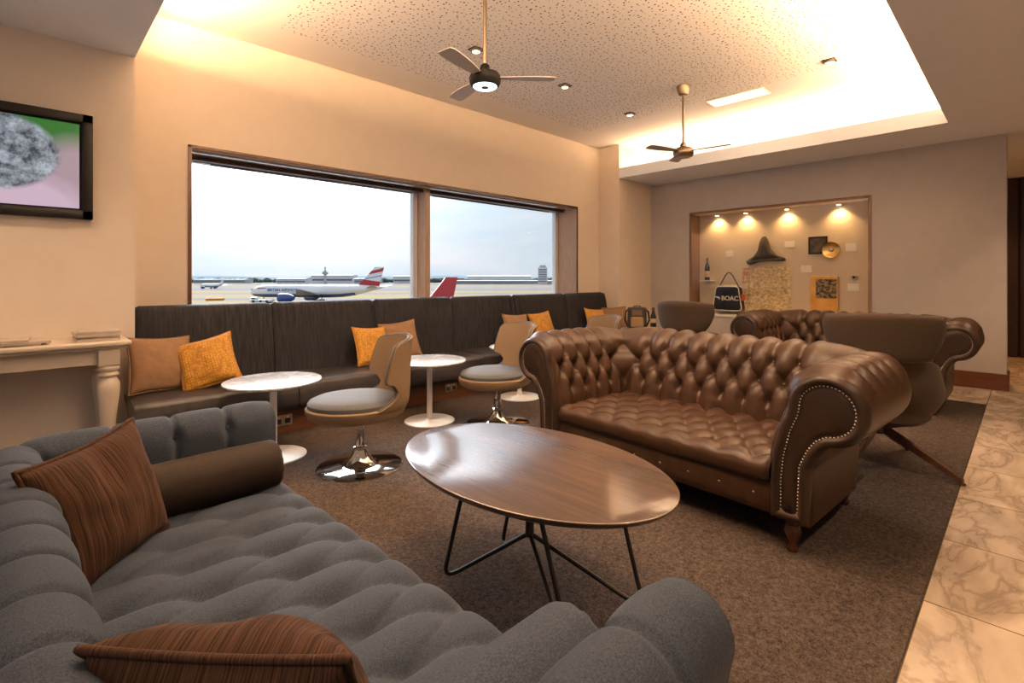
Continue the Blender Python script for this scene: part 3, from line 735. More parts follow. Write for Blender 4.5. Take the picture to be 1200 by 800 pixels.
# ------------------------------------------------------------------ cushions
def pillow(name, label, cat, size, thick, mat, loc, rot, group=None, piping=None, seed=0, crease=.0, pull=.09):
    n = 30; w = size / 2
    def base(u, v):
        x = w * u * (1 - pull * (1 - v * v)); z = w * v * (1 - pull * (1 - u * u))
        return x, z
    def side(sg):
        def f(i, j):
            u = -1 + 2 * i / (n - 1); v = -1 + 2 * j / (n - 1)
            x, z = base(u, v)
            k = max(0, (1 - u * u) * (1 - v * v))
            y = sg * thick / 2 * k ** .42
            nz_ = noise.noise(Vector((x * 9 + seed, z * 9, sg * 3 + seed))) * .012 + noise.noise(Vector((x * 22 + seed, z * 22, sg))) * .004
            y += sg * nz_ * min(1, k * 3)
            if crease:   # a soft dent along the vertical middle of the upper half
                y -= sg * crease * math.exp(-(u / .25) ** 2) * max(0, v) * k ** .3
            return (x, y, z)
        return f
    m = MB(); m.grid(side(-1), n, n); m.grid(side(1), n, n, flip=True)
    o = m.build(name, mat, angle=180)
    o.location = loc; o.rotation_euler = rot
    tag(o, label, cat, group)
    if piping:
        pts = []
        for k in range(40): u = -1 + 2 * k / 40; x, z = base(u, -1); pts.append((x, 0, z))
        for k in range(40): u = -1 + 2 * k / 40; x, z = base(1, u); pts.append((x, 0, z))
        for k in range(40): u = 1 - 2 * k / 40; x, z = base(u, 1); pts.append((x, 0, z))
        for k in range(40): u = 1 - 2 * k / 40; x, z = base(-1, u); pts.append((x, 0, z))
        MB().tube(pts, .0065, 8, closed=True).build('piping', piping, o, angle=180)
    return o
G = 'scatter cushions on the window bench'
pillow('cushion', 'tan cushion at the left end of the window bench', 'cushion', .41, .15, M['tanpil'], (.735, 4.455, .625), (R(-18), R(3), R(10)), G, M['tanpil'], 1)
pillow('cushion', 'patterned orange cushion tilted against the left tan cushion', 'cushion', .39, .14, M['orange'], (1.02, 4.365, .617), (R(-24), R(-14), R(-16)), G, M['orange'], 2)
pillow('cushion', 'patterned orange cushion behind the nearest swivel chair', 'cushion', .38, .13, M['orange'], (2.43, 4.43, .605), (R(-22), R(4), R(8)), G, M['orange'], 3)
pillow('cushion', 'tan cushion beside the orange one behind second round table', 'cushion', .40, .13, M['tanpil'], (2.80, 4.51, .62), (R(-20), R(-5), R(-6)), G, M['tanpil'], 4)
pillow('cushion', 'tan cushion behind the third round table', 'cushion', .40, .13, M['tanpil'], (4.46, 4.475, .62), (R(-21), R(3), R(-5)), G, M['tanpil'], 5)
pillow('cushion', 'orange cushion half hidden by the second swivel chair back', 'cushion', .40, .13, M['orange'], (4.94, 4.48, .62), (R(-21), R(-4), R(0)), G, M['orange'], 6)
pillow('cushion', 'orange cushion at the far end of the bench', 'cushion', .40, .13, M['orange'], (6.12, 4.475, .62), (R(-21), R(5), R(-8)), G, M['orange'], 7)
pillow('cushion', 'tan cushion beyond the last orange one at bench end', 'cushion', .40, .13, M['tanpil'], (6.51, 4.40, .63), (R(-16), R(-3), R(-30)), G, M['tanpil'], 8)

# ------------------------------------------------------------------ round tables and swivel chairs
def make_table(loc, label):
    t = thing('round_table', label, 'round table', loc, 0, 'round white tables along the bench')
    MB().lathe([(.217, .0), (.217, .006), (.205, .012), (.05, .018), (.03, .03), (.028, .05)], 48).build('base', M['white'], t)
    MB().lathe([(.024, .03), (.024, .52)], 24).lathe([(.024, .50), (.10, .516), (.10, .52)], 24).build('stem', M['white'], t)
    MB().lathe([(.306, .515), (.314, .519), (.32, .527), (.318, .534), (.312, .537)], 64).build('top', M['marble'], t)
    return t
Zc = .008
tb = make_table((1.27, 3.70, Zc), 'round marble topped table nearest the camera beside the console end of bench')
for x, y, lab in ((2.57, 3.67, 'round marble topped table right behind the nearest swivel chair'), (3.77, 3.75, 'round marble topped table third along bench, beyond second swivel chair'),
                  (6.30, 3.86, 'round marble topped table farthest away, carrying the backpack')):
    dup(tb, (x, y, Zc), .7, lab)

def make_swivel(loc, rz, label):
    t = thing('swivel_chair', label, 'swivel chair', loc, rz, 'beige swivel chairs at the round tables')
    MB().lathe([(.277, 0), (.277, .005), (.268, .010), (.13, .016), (.105, .022), (.082, .045), (.058, .078), (.045, .105), (.04, .115)], 56).build('base_disc', M['chrome'], t)
    MB().lathe([(.036, .11), (.046, .118), (.046, .135), (.034, .14), (.03, .15), (.028, .25)], 28).lathe([(.024, .24), (.024, .33)], 24).build('post', M['chrome'], t)
    MB().lathe([(.05, .315), (.06, .335)], 24).build('swivel_plate', M['black'], t)
    pf = [(.04, .320), (.17, .322), (.24, .332), (.275, .355), (.288, .388), (.288, .410), (.281, .418), (.26, .415)]
    MB().lathe(pf, 56, T(.02, 0, 0), sx=1.12, sy=1).build('seat_shell', M['chairfab'], t)
    pf = [(.10, .405), (.262, .405), (.276, .418), (.277, .44), (.266, .456), (.235, .470), (.15, .477), (.05, .480), (.005, .4805)]
    MB().lathe(pf, 56, T(.03, 0, 0), sx=1.08, sy=.97).build('seat_cushion', M['chairseat'], t)
    lv = [(.365, 88, .262), (.395, 84, .283), (.42, 74, .295), (.45, 62, .300), (.48, 54, .302), (.515, 52, .304), (.545, 56, .305), (.565, 60, .306), (.578, 68, .306), (.595, 69, .306),
          (.65, 66.5, .307), (.70, 64, .309), (.745, 61.5, .312), (.78, 59.5, .316), (.805, 57.5, .318), (.822, 54, .319), (.832, 49, .320), (.836, 40, .320)]
    nu = 41
    def outer(d):
        def f(i, j):
            z, al, r = lv[j]; u = -1 + 2 * i / (nu - 1); a = R(al) * u
            zz = z + (.022 * (1 - u * u) if z > .7 else 0) * ((z - .7) / .15 if z > .7 else 0)
            rr = r - d
            return (-rr * math.cos(a) * 1.08, rr * math.sin(a), zz)
        return f
    vs_o = MB(); nv = len(lv)
    # closed shell: outer + inner joined round the rim, with a rounded edge ring
    A = [outer(0)(i, j) for j in range(nv) for i in range(nu)]
    B = [outer(.034)(i, j) for j in range(nv) for i in range(nu)]
    fs = []
    for j in range(nv - 1):
        for i in range(nu - 1):
            q = (j*nu+i, j*nu+i+1, (j+1)*nu+i+1, (j+1)*nu+i); fs.append(q); fs.append(tuple(len(A) + k for k in q[::-1]))
    rim = [i for i in range(nu)] + [j*nu + nu - 1 for j in range(1, nv)] + [(nv-1)*nu + i for i in range(nu - 2, -1, -1)] + [j*nu for j in range(nv - 2, 0, -1)]
    for k in range(len(rim)):
        a, b = rim[k], rim[(k+1) % len(rim)]; fs.append((a, b, len(A) + b, len(A) + a))
    vs_o.add(A + B, fs)
    o = vs_o.build('backrest', M['chairfab'], t, angle=50)
    bv = o.modifiers.new('bevel', 'BEVEL'); bv.width = .010; bv.segments = 3; bv.limit_method = 'ANGLE'; bv.angle_limit = R(50)
    pts = [A[k] for k in rim if A[k][2] > .36]
    MB().tube([Vector(A[k]) * .5 + Vector(B[k]) * .5 + Vector((0, 0, .002)) for k in rim if A[k][2] > .38], .0075, 6).build('edge_piping', M['chairseat'], o, angle=180)
    return t
sw = make_swivel((1.617, 3.105, Zc), R(162), 'beige swivel chair nearest the camera, at the nearest round table')
dup(sw, (2.94, 3.19, Zc), R(166), 'beige swivel chair partly hidden by the end of the leather sofa')
dup(sw, (4.24, 3.20, Zc), R(160), 'beige swivel chair of which only the back top shows over leather sofa')

# ------------------------------------------------------------------ sofas
def arc(cx, cz, r, a0, a1, n): return [(cx + r * math.cos(R(a0 + (a1 - a0) * k / n)), cz + r * math.sin(R(a0 + (a1 - a0) * k / n))) for k in range(n + 1)]
def resample(pts, step):
    pts = [Vector(p) for p in pts]; L = [0]
    for a, b in zip(pts, pts[1:]): L.append(L[-1] + (b - a).length)
    N = max(2, round(L[-1] / step)); out = []; k = 0
    for i in range(N + 1):
        d = L[-1] * i / N
        while k < len(L) - 2 and L[k+1] < d: k += 1
        q = (d - L[k]) / max(1e-9, L[k+1] - L[k]); out.append(pts[k].lerp(pts[k+1], q))
    return out, L[-1]

def tuft(u, v, vbot, crease_w=.5, pw=.5, gw=.045):
    """0 at buttons and folds, 1 on the crown of a diamond; above v=0 and below vbot the folds run straight"""
    if v > 0: a = b = u; e = v
    elif v < vbot: a = b = u + vbot; e = vbot - v
    else: a, b, e = u + v, u - v, 0
    pa, pb = abs(math.sin(PI * a)), abs(math.sin(PI * b))
    da, db = a - round(a), b - round(b)
    rr = (da * da + db * db) + (2 * e) ** 2
    f = crease_w * (pa * pb) ** pw
    g = (1 - crease_w) * (1 - math.exp(-rr / gw))
    return f + g

def sofa_sweep(root, D, y0, y1, rc, prof, t_top, Lv, vbot, na, nb, amp, mat, step=.011, t_fade=None, cw=.55, pw=.5, narrow=0, btn=None, btn_off=.0, names=('arm', 'backrest', 'arm'), bc=None):
    P, L = resample(prof, step * 1.1); nt_ = len(P)
    nrm = []
    for k in range(nt_):
        a, b = P[max(0, k-1)], P[min(nt_-1, k+1)]; d = (b - a).normalized(); nrm.append(Vector((-d.y, d.x)))
    sr = D - rc; arcl = rc * PI / 2; bl = (y1 - y0) - 2 * rc
    def pos(s):   # path -> point, outward normal
        if s < sr: return Vector((s, y0)), Vector((0, -1))
        s -= sr
        if s < arcl: a = -PI/2 + s / rc; n = Vector((math.cos(a), math.sin(a))); return Vector((D - rc, y0 + rc)) + n * rc, n
        s -= arcl
        if s < bl: return Vector((D, y0 + rc + s)), Vector((1, 0))
        s -= bl
        if s < arcl: a = s / rc; n = Vector((math.cos(a), math.sin(a))); return Vector((D - rc, y1 - rc)) + n * rc, n
        s -= arcl
        return Vector((D - rc - s, y1)), Vector((0, 1))
    sa = sr + arcl / 2; sb = bl + arcl; tot = 2 * sa + sb
    def upar(s):
        if s <= sa: return s / sa * na
        if s <= sa + sb: return (s - sa) / sb * nb
        return (tot - s) / sa * na
    def surf(s, k):
        t = L * k / (nt_ - 1); u = upar(s); v = (t - t_top) / Lv
        e = 1.0
        end = min(s, tot - s); e *= min(1, end / .06) ** .7 if end < .06 else 1
        if t_fade: e *= max(0, min(1, (t_fade[1] - t) / (t_fade[1] - t_fade[0])))
        am = amp if not isinstance(amp, tuple) else (amp[1] if sa < s < sa + sb else amp[0])
        if narrow:      # thin sewn folds between flat channels, with a dimple at each button
            du = u - round(u); k_ = math.exp(-(du / narrow) ** 2)
            F = .35 * abs(math.sin(PI * u)) ** .6 + .65 * (1 - k_) - 1.1 * math.exp(-(du / .11) ** 2 - (v / .09) ** 2)
        else: F = tuft(u, v, vbot, cw, pw)
        h = am * e * (F - .35) if e > 0 else 0
        p, n = pos(s); o = P[k].x + nrm[k].x * h; z = P[k].y + nrm[k].y * h
        q = p + n * o
        return Vector((q.x, q.y, z))
    parts = []
    for nm, s0, s1 in ((names[0], 0, sa), (names[1], sa, sa + sb), (names[2], sa + sb, tot)):
        ss = [s0]
        while ss[-1] < s1 - 1e-6:
            c_ = ss[-1]
            ina = (sr - .001 <= c_ < sr + arcl) or (sr + arcl + bl - .001 <= c_ < tot - sr)
            ss.append(min(s1, c_ + (step * .35 if ina else step)))
        m = MB(); m.grid(lambda i, j: surf(ss[i], j), len(ss), nt_)
        o = m.build(nm, mat, root, angle=180, recalc=True); parts.append(o)
    # buttons sit in the lattice points
    if btn:
        for part, (s0, s1, ncol) in zip(parts, ((0, sa, na), (sa, sa + sb, nb), (sa + sb, tot, na))):
            row = 0; v = 0.0
            while v >= vbot - 1e-6:
                off = 0 if abs(v - round(v)) < .01 else .5
                u = off
                while u <= ncol + 1e-6:
                    if .02 < u < ncol - .02 or (off == 0 and False):
                        s = s0 + (s1 - s0) * u / ncol
                        if s0 == sa + sb: s = tot - sa * u / ncol
                        t = t_top + v * Lv; k = round(t / L * (nt_ - 1))
                        if .05 < s < tot - .05:
                            q = surf(s, k); p, n = pos(s); d = Vector((n.x * nrm[k].x, n.y * nrm[k].x, nrm[k].y)).normalized()
                            b = bpy.data.objects.new('button', btn); COL.objects.link(b); b.parent = part
                            b.location = q + d * btn_off; b.rotation_euler = d.to_track_quat('Z', 'Y').to_euler()
                    u += 1
                v -= .5
    return parts, P

def button_mesh(mat, r):
    o = MB().lathe([(r, -r * .5), (r, 0), (r * .8, r * .35), (r * .45, r * .52), (r * .05, r * .58)], 12).build('button', mat, angle=180)
    me = o.data; bpy.data.objects.remove(o); return me

def tufted_seat(name, root, mat, x0, x1, y0, y1, z, lip, dx, dy, amp, btn, step=.011, cw=.55, pw=.5, gw=.045, u_off=0, v_off=0, rf=.05):
    """top sheet with a rounded front lip; diamonds dx deep (x) by dy wide (y)"""
    pr = [(x0 + .012, z - lip)] + [(x0 + .004, z - lip + .01)] + arc(x0 + rf, z - rf, rf, 180, 90, 8) + [(x1, z)]
    P, L = resample(pr, step); n = len(P); ny = max(8, round((y1 - y0) / step))
    def F(x, y): return tuft((y - y0) / dy + v_off, (x - x0) / dx + u_off - 50, -100, cw, pw, gw)
    def f(i, j):
        y = y0 + (y1 - y0) * i / ny; p = P[j]; x, zz = p
        a, b = P[max(0, j-1)], P[min(n-1, j+1)]; d = (b - a).normalized()
        e = max(0, min(1, (x - x0) / .07)) if zz > z - rf * .9 else 0
        h = amp * (F(x, y) - .5) * e + amp * .2 * (1 - e)
        side = min(y - y0, y1 - y); h -= .012 * max(0, 1 - side / .03) ** 2
        return (x - d.y * h, y, zz + d.x * h)
    m = MB(); m.grid(f, ny + 1, n)
    o = m.build(name, mat, root, angle=180)
    if btn:
        kk = -200
        for a in range(-4, 60):
            for half in (0, .5):
                vv = a + half
                x = x0 + (vv - u_off) * dx
                if not (x0 + .07 < x < x1 - .05): continue
                for b_ in range(0, 60):
                    y = y0 + (b_ + half - v_off) * dy
                    if y0 + .05 < y < y1 - .05:
                        q = bpy.data.objects.new('button', btn); COL.objects.link(q); q.parent = o
                        q.location = (x, y, z + amp * (F(x, y) - .5) + .001)
    return o

def offset_poly(poly, d):
    n = len(poly); out = []
    for i in range(n):
        a, b, c_ = Vector(poly[i-1]), Vector(poly[i]), Vector(poly[(i+1) % n])
        e1 = (b - a).normalized(); e2 = (c_ - b).normalized(); n1 = Vector((-e1.y, e1.x)); n2 = Vector((-e2.y, e2.x))
        m = (n1 + n2); m = m.normalized() if m.length > 1e-6 else n1
        out.append(b + m * d / max(.5, m.dot(n1)))
    return out

def chesterfield(loc, rz, label):
    t = thing('chesterfield_sofa', label, 'sofa', loc, rz, 'brown leather button back sofas')
    y0, y1, D, zb = .08, 1.44, .70, .145
    prof = [(0.0, .33), (.012, .45), (.04, .57), (.075, .655)] + arc(.235, .675, .158, 172, -85, 26) + [(.225, .50), (.20, .46), (.175, .40), (.165, zb)]
    btn = button_mesh(M['leather_dark'], .0105)
    parts, P = sofa_sweep(t, D, y0, y1, .07, prof, .42, .25, -1.0, 5, 9, .060, M['leather'], t_fade=(.66, .80), btn=btn, btn_off=.004)
    # arm fronts
    inner, _ = resample([(0.0, zb), (0.0, .33), (.012, .45), (.04, .57), (.075, .655)] + arc(.235, .675, .158, 172, -85, 26) + [(.225, .50), (.20, .46), (.175, .40), (.165, zb)], .012)
    poly = [(-p.x, p.y) for p in inner]          # y outward is -x here; orientation fixed below
    area_ = sum(poly[i-1][0] * poly[i][1] - poly[i][0] * poly[i-1][1] for i in range(len(poly)))
    if area_ < 0: poly = poly[::-1]
    studm = MB().lathe([(.0055, 0), (.005, .002), (.003, .0038), (.0004, .0045)], 8)
    for side in (0, 1):
        def w(p): return (y0 + p[0]) if side == 0 else (y1 - p[0])
        rings = [(0, .02), (0, -.008), (.006, -.024), (.016, -.036), (.028, -.039), (.04, -.035), (.048, -.022), (.056, -.021), (.066, -.027), (.076, -.029)]
        m = MB(); n = len(poly); vs = []; fs = []
        for d, x in rings:
            pp = offset_poly(poly, d); vs += [(x, w(p), p[1]) for p in pp]
        for k in range(len(rings) - 1):
            for i in range(n): fs.append((k*n+i, k*n+(i+1) % n, (k+1)*n+(i+1) % n, (k+1)*n+i))
        fs.append(tuple((len(rings)-1)*n + i for i in range(n)))
        m.add(vs, fs); fo = m.build('arm_front', M['leather_dark'], t, angle=75)
        line, _ = resample([tuple(p) for p in offset_poly(poly, .0485)], .0155)
        st = MB()
        for p in line:
            if p.y < zb + .05 and True:
                if abs(p.x) > .05 and abs(p.x) < .12: continue
            st.add(studm.v, studm.f, T(-.0225, w(p), p.y, 0, R(-90), 0))
        st.build('nailhead_trim', M['stud'], fo, angle=180)
    # seat, front rail, legs, outer deck
    tufted_seat('seat', t, M['leather'], -.02, D + .03, y0 + .005, y1 - .005, .392, .09, .26, .17, .038, btn, u_off=.35, rf=.045)
    rail = MB()
    def fr_(i, j):
        y = y0 + .004 + (y1 - y0 - .008) * i / 60; z = zb + .155 * j / 8
        k = math.sin(PI * j / 8) ** .5
        bt = math.exp(-((abs((i / 60 * 8) % 1 - .5)) / .12) ** 2) * math.exp(-((j - 4) / 1.6) ** 2)
        return (.012 - .018 * k + .010 * bt, y, z)
    rail.grid(fr_, 61, 9); rail.box((.02, y0, zb), (.06, y1, .30)); ro = rail.build('front_rail', M['leather'], t, angle=60)
    sb = button_mesh(M['stud'], .008)
    for k in range(8):
        b = bpy.data.objects.new('button', sb); COL.objects.link(b); b.parent = ro
        b.location = (.003, y0 + (y1 - y0) * (k + .5) / 8, zb + .0775); b.rotation_euler = (0, R(-90), 0)
    MB().box((.03, y0 - .15, zb), (D + .14, y1 + .15, zb + .03)).build('base', M['dark'], t)
    for x in (.03, D + .06):
        for y in (0.0, y1 + .08):
            lg = MB().lathe([(.018, 0), (.022, .006), (.024, .02), (.018, .035), (.02, .045), (.034, .075), (.038, .10), (.03, .122), (.034, .13), (.034, .147)], 20, T(x, y, 0))
            lg.build('leg', M['redwood'], t)
    return t
ch = chesterfield((2.50, .755, Zc), R(-3.5), 'brown leather button back sofa beside the oval coffee table')
c2 = dup(ch, (5.95, .60, Zc), R(0), 'brown leather button back sofa below the display case')

# grey sofa in the foreground
def grey_sofa(loc, rz):
    t = thing('linen_sofa', 'grey linen button tufted sofa in the foreground', 'sofa', loc, rz)
    y0, y1, D, zb = -.03, 1.69, .72, .07
    prof = [(.0, .34), (.0, .62)] + arc(.078, .638, .078, 176, -10, 18) + [(.145, .58), (.14, zb)]
    btn = button_mesh(M['greyfab'], .013)
    sofa_sweep(t, D, y0, y1, .06, prof, .318, .3, 0, 4, 10, (.017, .023), M['greyfab'], step=.009, t_fade=(.44, .54), narrow=.045, btn=btn, btn_off=.004)
    inner, _ = resample([(0.0, zb), (0, .34), (.0, .62)] + arc(.078, .638, .078, 176, -10, 18) + [(.145, .58), (.14, zb)], .010)
    poly = [(-p.x, p.y) for p in inner]
    if sum(poly[i-1][0] * poly[i][1] - poly[i][0] * poly[i-1][1] for i in range(len(poly))) < 0: poly = poly[::-1]
    for side in (0, 1):
        def w(p): return (y0 + p[0]) if side == 0 else (y1 - p[0])
        rings = [(0, .03), (0, .010), (.006, -.004), (.018, -.013), (.034, -.017), (.05, -.018)]
        m = MB(); n = len(poly); vs = []; fs = []
        for d, x in rings:
            vs += [(x, w(p), p[1]) for p in offset_poly(poly, d)]
        for k in range(len(rings) - 1):
            for i in range(n): fs.append((k*n+i, k*n+(i+1) % n, (k+1)*n+(i+1) % n, (k+1)*n+i))
        fs.append(tuple((len(rings)-1)*n + i for i in range(n)))
        m.add(vs, fs).build('arm_front', M['greyfab'], t, angle=75)
    tufted_seat('seat', t, M['greyfab'], .0, D + .02, y0 + .003, y1 - .003, .425, .16, .40, .162, .058, btn, step=.009, u_off=.42, cw=.55, pw=.20, gw=.06, rf=.07)
    MB().box((.01, y0, zb), (.05, y1, .30), .01).build('front_rail', M['greyfab'], t)
    MB().box((.03, y0 - .13, zb), (D + .13, y1 + .13, zb + .03)).build('base', M['dark'], t)
    for x in (.06, D + .12):
        for y in (-.1, y1 + .1):
            MB().lathe([(.02, 0), (.03, zb)], 16, T(x, y, 0)).build('leg', M['walnut_dk'], t)
    return t
GS = (.765, 2.18, Zc); GR = R(182.3)
gs = grey_sofa(GS, GR)
GM = T(*GS, 0, 0, GR)
def bolster(label, ly):
    m = MB(); Lb, rb = .66, .092
    pf = [(.01, 0), (.03, .004), (.06, .0), (.082, .008), (.0905, .022), (rb, .05), (rb + .003, .2), (rb + .002, .46), (rb, Lb - .05), (.0905, Lb - .022), (.082, Lb - .008), (.06, Lb), (.03, Lb - .004), (.01, Lb)]
    n = 48
    def f(i, j):
        a = 2 * PI * i / n; r, z = pf[j]
        k = 1 + (.035 * math.sin(a * 14) if j in (1, 2, 3, 10, 11, 12) else 0)
        return (r * k * math.cos(a), r * k * math.sin(a), z)
    m.grid(f, n, len(pf), wrapu=True); m.add([f(i, 0) for i in range(n)], [tuple(range(n))]); m.add([f(i, len(pf)-1) for i in range(n)], [tuple(range(n))])
    o = m.build('bolster_cushion', M['bolster'] if ly < .5 else M['greyfab'], angle=60)
    tag(o, label, 'bolster cushion', 'bolsters on the grey sofa')
    p = GM @ Vector((.04, ly, .43 + rb - .004)); o.location = p
    o.rotation_euler = (0, R(90), GR)
    for e in (-.002, Lb + .002):
        MB().lathe([(.016, -.003), (.017, .003), (.008, .006)], 16, T(0, 0, e)).build('end_button', M['bolster'] if ly < .5 else M['greyfab'], o)
    return o
bolster('dark brown bolster along the far arm of grey sofa', .10)
bolster('grey linen bolster along the near arm of grey sofa', 1.56)
pillow('cushion', 'rust brown cushion leaning in the far corner of grey sofa', 'cushion', .37, .16, M['brownpil'], (.165, 1.84, .612), (R(-15), R(-5), R(44)), 'rust brown cushions on the grey sofa', M['brownpil'], 11, crease=.03)
pillow('cushion', 'rust brown cushion nearest the camera on grey sofa', 'cushion', .37, .18, M['brownpil'], (.262, .835, .600), (R(36), R(0), R(-47)), 'rust brown cushions on the grey sofa', M['brownpil'], 13)

# ------------------------------------------------------------------ coffee table
t = thing('coffee_table', 'oval dark walnut coffee table on black wire legs', 'coffee table', (1.463, 1.414, Zc))
ea, eb = .406, .628
zt = .512
pf = [(.93, zt - .034), (.97, zt - .024), (.994, zt - .012), (1.0, zt - .005), (.998, zt - .0015), (.992, zt)]
MB().lathe(pf, 96, sx=ea, sy=eb).build('top', M['walnut'], t, angle=25)
MB().lathe([(.05, zt - .05), (.05, zt - .033)], 24).build('hub_plate', M['blackmetal'], t)
hub = Vector((-.03, -.045, .245))
MB().tube([hub + Vector((0, 0, -.012)), hub + Vector((0, 0, .24))], .017, 14).build('hub_post', M['blackmetal'], t)
feet = [(-.22, .265), (.13, .285), (.20, -.415), (-.22, -.42)]
tops = [(-.235, .10), (.12, .16), (.21, -.27), (-.205, -.25)]
for (fx, fy), (tx, ty) in zip(feet, tops):
    Fp = Vector((fx, fy, .009)); Tp = Vector((tx, ty, zt - .036))
    pts = [hub.copy()]
    a = hub + (Fp - hub) * .80; pts.append(hub + (Fp - hub) * .4); 
    c_ = Fp + (Tp - Fp) * .20
    for k in range(9):
        q = k / 8; pts.append(a * (1-q)**2 + (Fp + (Fp - hub).normalized() * .012) * 2*q*(1-q) + c_ * q*q)
    pts.append(Tp)
    zmin = min(p.z for p in pts)
    for p in pts[2:-1]: p.z += max(0, .0095 - p.z)
    lg = MB().tube(pts, .0085, 12); lg.box((tx - .035, ty - .03, zt - .04), (tx + .035, ty + .03, zt - .033), .002, 1)
    lg.build('leg', M['blackmetal'], t)

# ------------------------------------------------------------------ lounge chairs
def lounge(loc, rz, label):
    """faces local +X"""
    t = thing('lounge_chair', label, 'armchair', loc, rz, 'mink lounge chairs with headrests')
    # tub shell: wall height falls from the back to the arm fronts
    nu, nv = 49, 16
    def shell(d):
        def f(i, j):
            u = -1 + 2 * i / (nu - 1); a = R(128) * u; q = j / (nv - 1)
            top = .735 - .16 * max(0, (abs(u) - .36) / .64) ** 1.2
            zb = .285
            z = zb + (top - zb) * q
            r = (.20 + .163 * math.sin(min(1, q * 1.7) * PI / 2) ** .8) - .035 * max(0, q - .6) / .4 - d
            fx = 1.02
            return (-r * math.cos(a) * fx + .05 - .04 * q * math.cos(a) * (1 if abs(a) < PI/2 else 0), r * math.sin(a) * 1.0, z - (d if False else 0))
        return f
    A = [shell(0)(i, j) for j in range(nv) for i in range(nu)]; B = [shell(.05)(i, j) for j in range(nv) for i in range(nu)]
    fs = []
    for j in range(nv - 1):
        for i in range(nu - 1):
            q = (j*nu+i, j*nu+i+1, (j+1)*nu+i+1, (j+1)*nu+i); fs.append(q); fs.append(tuple(len(A) + k for k in q[::-1]))
    rim = [i for i in range(nu)] + [j*nu + nu - 1 for j in range(1, nv)] + [(nv-1)*nu + i for i in range(nu - 2, -1, -1)] + [j*nu for j in range(nv - 2, 0, -1)]
    for k in range(len(rim)):
        a, b = rim[k], rim[(k+1) % len(rim)]; fs.append((a, b, len(A) + b, len(A) + a))
    o = MB().add(A + B, fs).build('tub_shell', M['loungefab'], t, angle=50)
    bv = o.modifiers.new('bevel', 'BEVEL'); bv.width = .016; bv.segments = 3; bv.limit_method = 'ANGLE'; bv.angle_limit = R(45)
    MB().lathe([(.02, .262), (.12, .266), (.17, .285), (.20, .31)], 36).build('underside', M['loungefab'], t)
    MB().lathe([(.05, .31), (.27, .31), (.30, .34), (.30, .40), (.27, .435), (.10, .445), (.01, .446)], 44, T(.05, 0, 0), sx=1.12, sy=.97).build('seat_cushion', M['loungefab'], t)
    hd = MB()
    def bend(x, y, z):
        a = x / .46; rr = .46 + y
        return (-(rr * math.cos(a)) + .085 - z * .10, rr * math.sin(a), z + .878)
    slab(hd, .66, .31, .085, .24, 36, 24, 6, bend, taper=.15); hd.build('headrest', M['loungefab'], t, angle=180)
    MB().box((-.40, -.07, .70), (-.36, .07, .80), .006).build('headrest_bracket', M['blackmetal'], t)
    MB().lathe([(.035, .20), (.05, .215), (.05, .27)], 20).build('hub', M['walnut_dk'], t)
    for k in range(4):
        a = R(-103) - rz + k * PI / 2; d = Vector((math.cos(a), math.sin(a), 0))
        p0 = d * .03 + Vector((0, 0, .245)); p1 = d * .455 + Vector((0, 0, .02))
        m = MB(); vs = []
        s = Vector((-d.y, d.x, 0))
        for p, hw_, hh_ in ((p0, .018, .026), (p0.lerp(p1, .5), .019, .024), (p1, .015, .014)):
            for sa_, sz in ((-1, -1), (1, -1), (1, 1), (-1, 1)): vs.append(p + s * hw_ * sa_ + Vector((0, 0, hh_ * sz)))
        fs = [(0, 1, 2, 3), (11, 10, 9, 8)]
        for q in range(2):
            for e in range(4): fs.append((q*4+e, q*4+(e+1) % 4, (q+1)*4+(e+1) % 4, (q+1)*4+e))
        m.add(vs, fs); m.lathe([(.012, 0), (.014, .012)], 12, T(p1.x, p1.y, 0)); m.build('leg', M['walnut_dk'], t)
    return t
lc = lounge((4.17, .715, Zc), R(14), 'mink lounge chair behind the right arm of the leather sofa')
dup(lc, (4.95, 2.32, Zc), R(-8), 'mink lounge chair beyond the middle of the leather sofa back')

# ------------------------------------------------------------------ backpack on the far table
t = thing('backpack', 'black and tan backpack standing on the farthest round table', 'backpack', (6.27, 3.88, .546), R(122))
b = MB(); slab(b, .27, .31, .16, .12, 22, 22, 10, lambda x, y, z: (x, y, z + .155)); b.build('body', plain('black_canvas', (.025, .02, .017), .7), t, angle=180)
b = MB(); slab(b, .18, .15, .06, .12, 16, 16, 8, lambda x, y, z: (x, y + .075, z + .10)); b.build('front_pocket', plain('tan_canvas', (.30, .19, .09), .7), t, angle=180)
MB().box((-.06, .094, .13), (.06, .102, .17), .002, 1).build('patch', plain('yellow_patch', (.62, .36, .08), .6), t)
MB().box((-.07, .07, .19), (.07, .08, .27), .003, 1).build('top_flap', plain('brown_canvas', (.15, .09, .05), .7), t)
MB().tube([(-.05, -.03, .29), (-.045, -.03, .318), (0, -.03, .324), (.045, -.03, .318), (.05, -.03, .29)], .008, 8).build('carry_handle', M['black'], t)
for sx in (-1, 1):
    MB().tube([(sx * .10, -.06, .29), (sx * .155, -.06, .24), (sx * .17, -.05, .12), (sx * .12, -.05, .015)], .012, 8).build('shoulder_strap', M['black'], t)
t = thing('drink_bottle', 'dark drinks bottle beside the backpack on far table', 'bottle', (6.385, 3.69, .546))
MB().lathe([(.036, 0), (.04, .008), (.04, .17), (.034, .20), (.018, .24), (.017, .28)], 24).build('body', M['black'], t)
MB().lathe([(.02, .262), (.021, .30), (.012, .305)], 20).build('cap', plain('maroon_cap', (.12, .02, .03), .4), t)
MB().lathe([(.0405, .09), (.0405, .15)], 24).build('paper_label', plain('pale_label', (.6, .42, .26), .6), t)

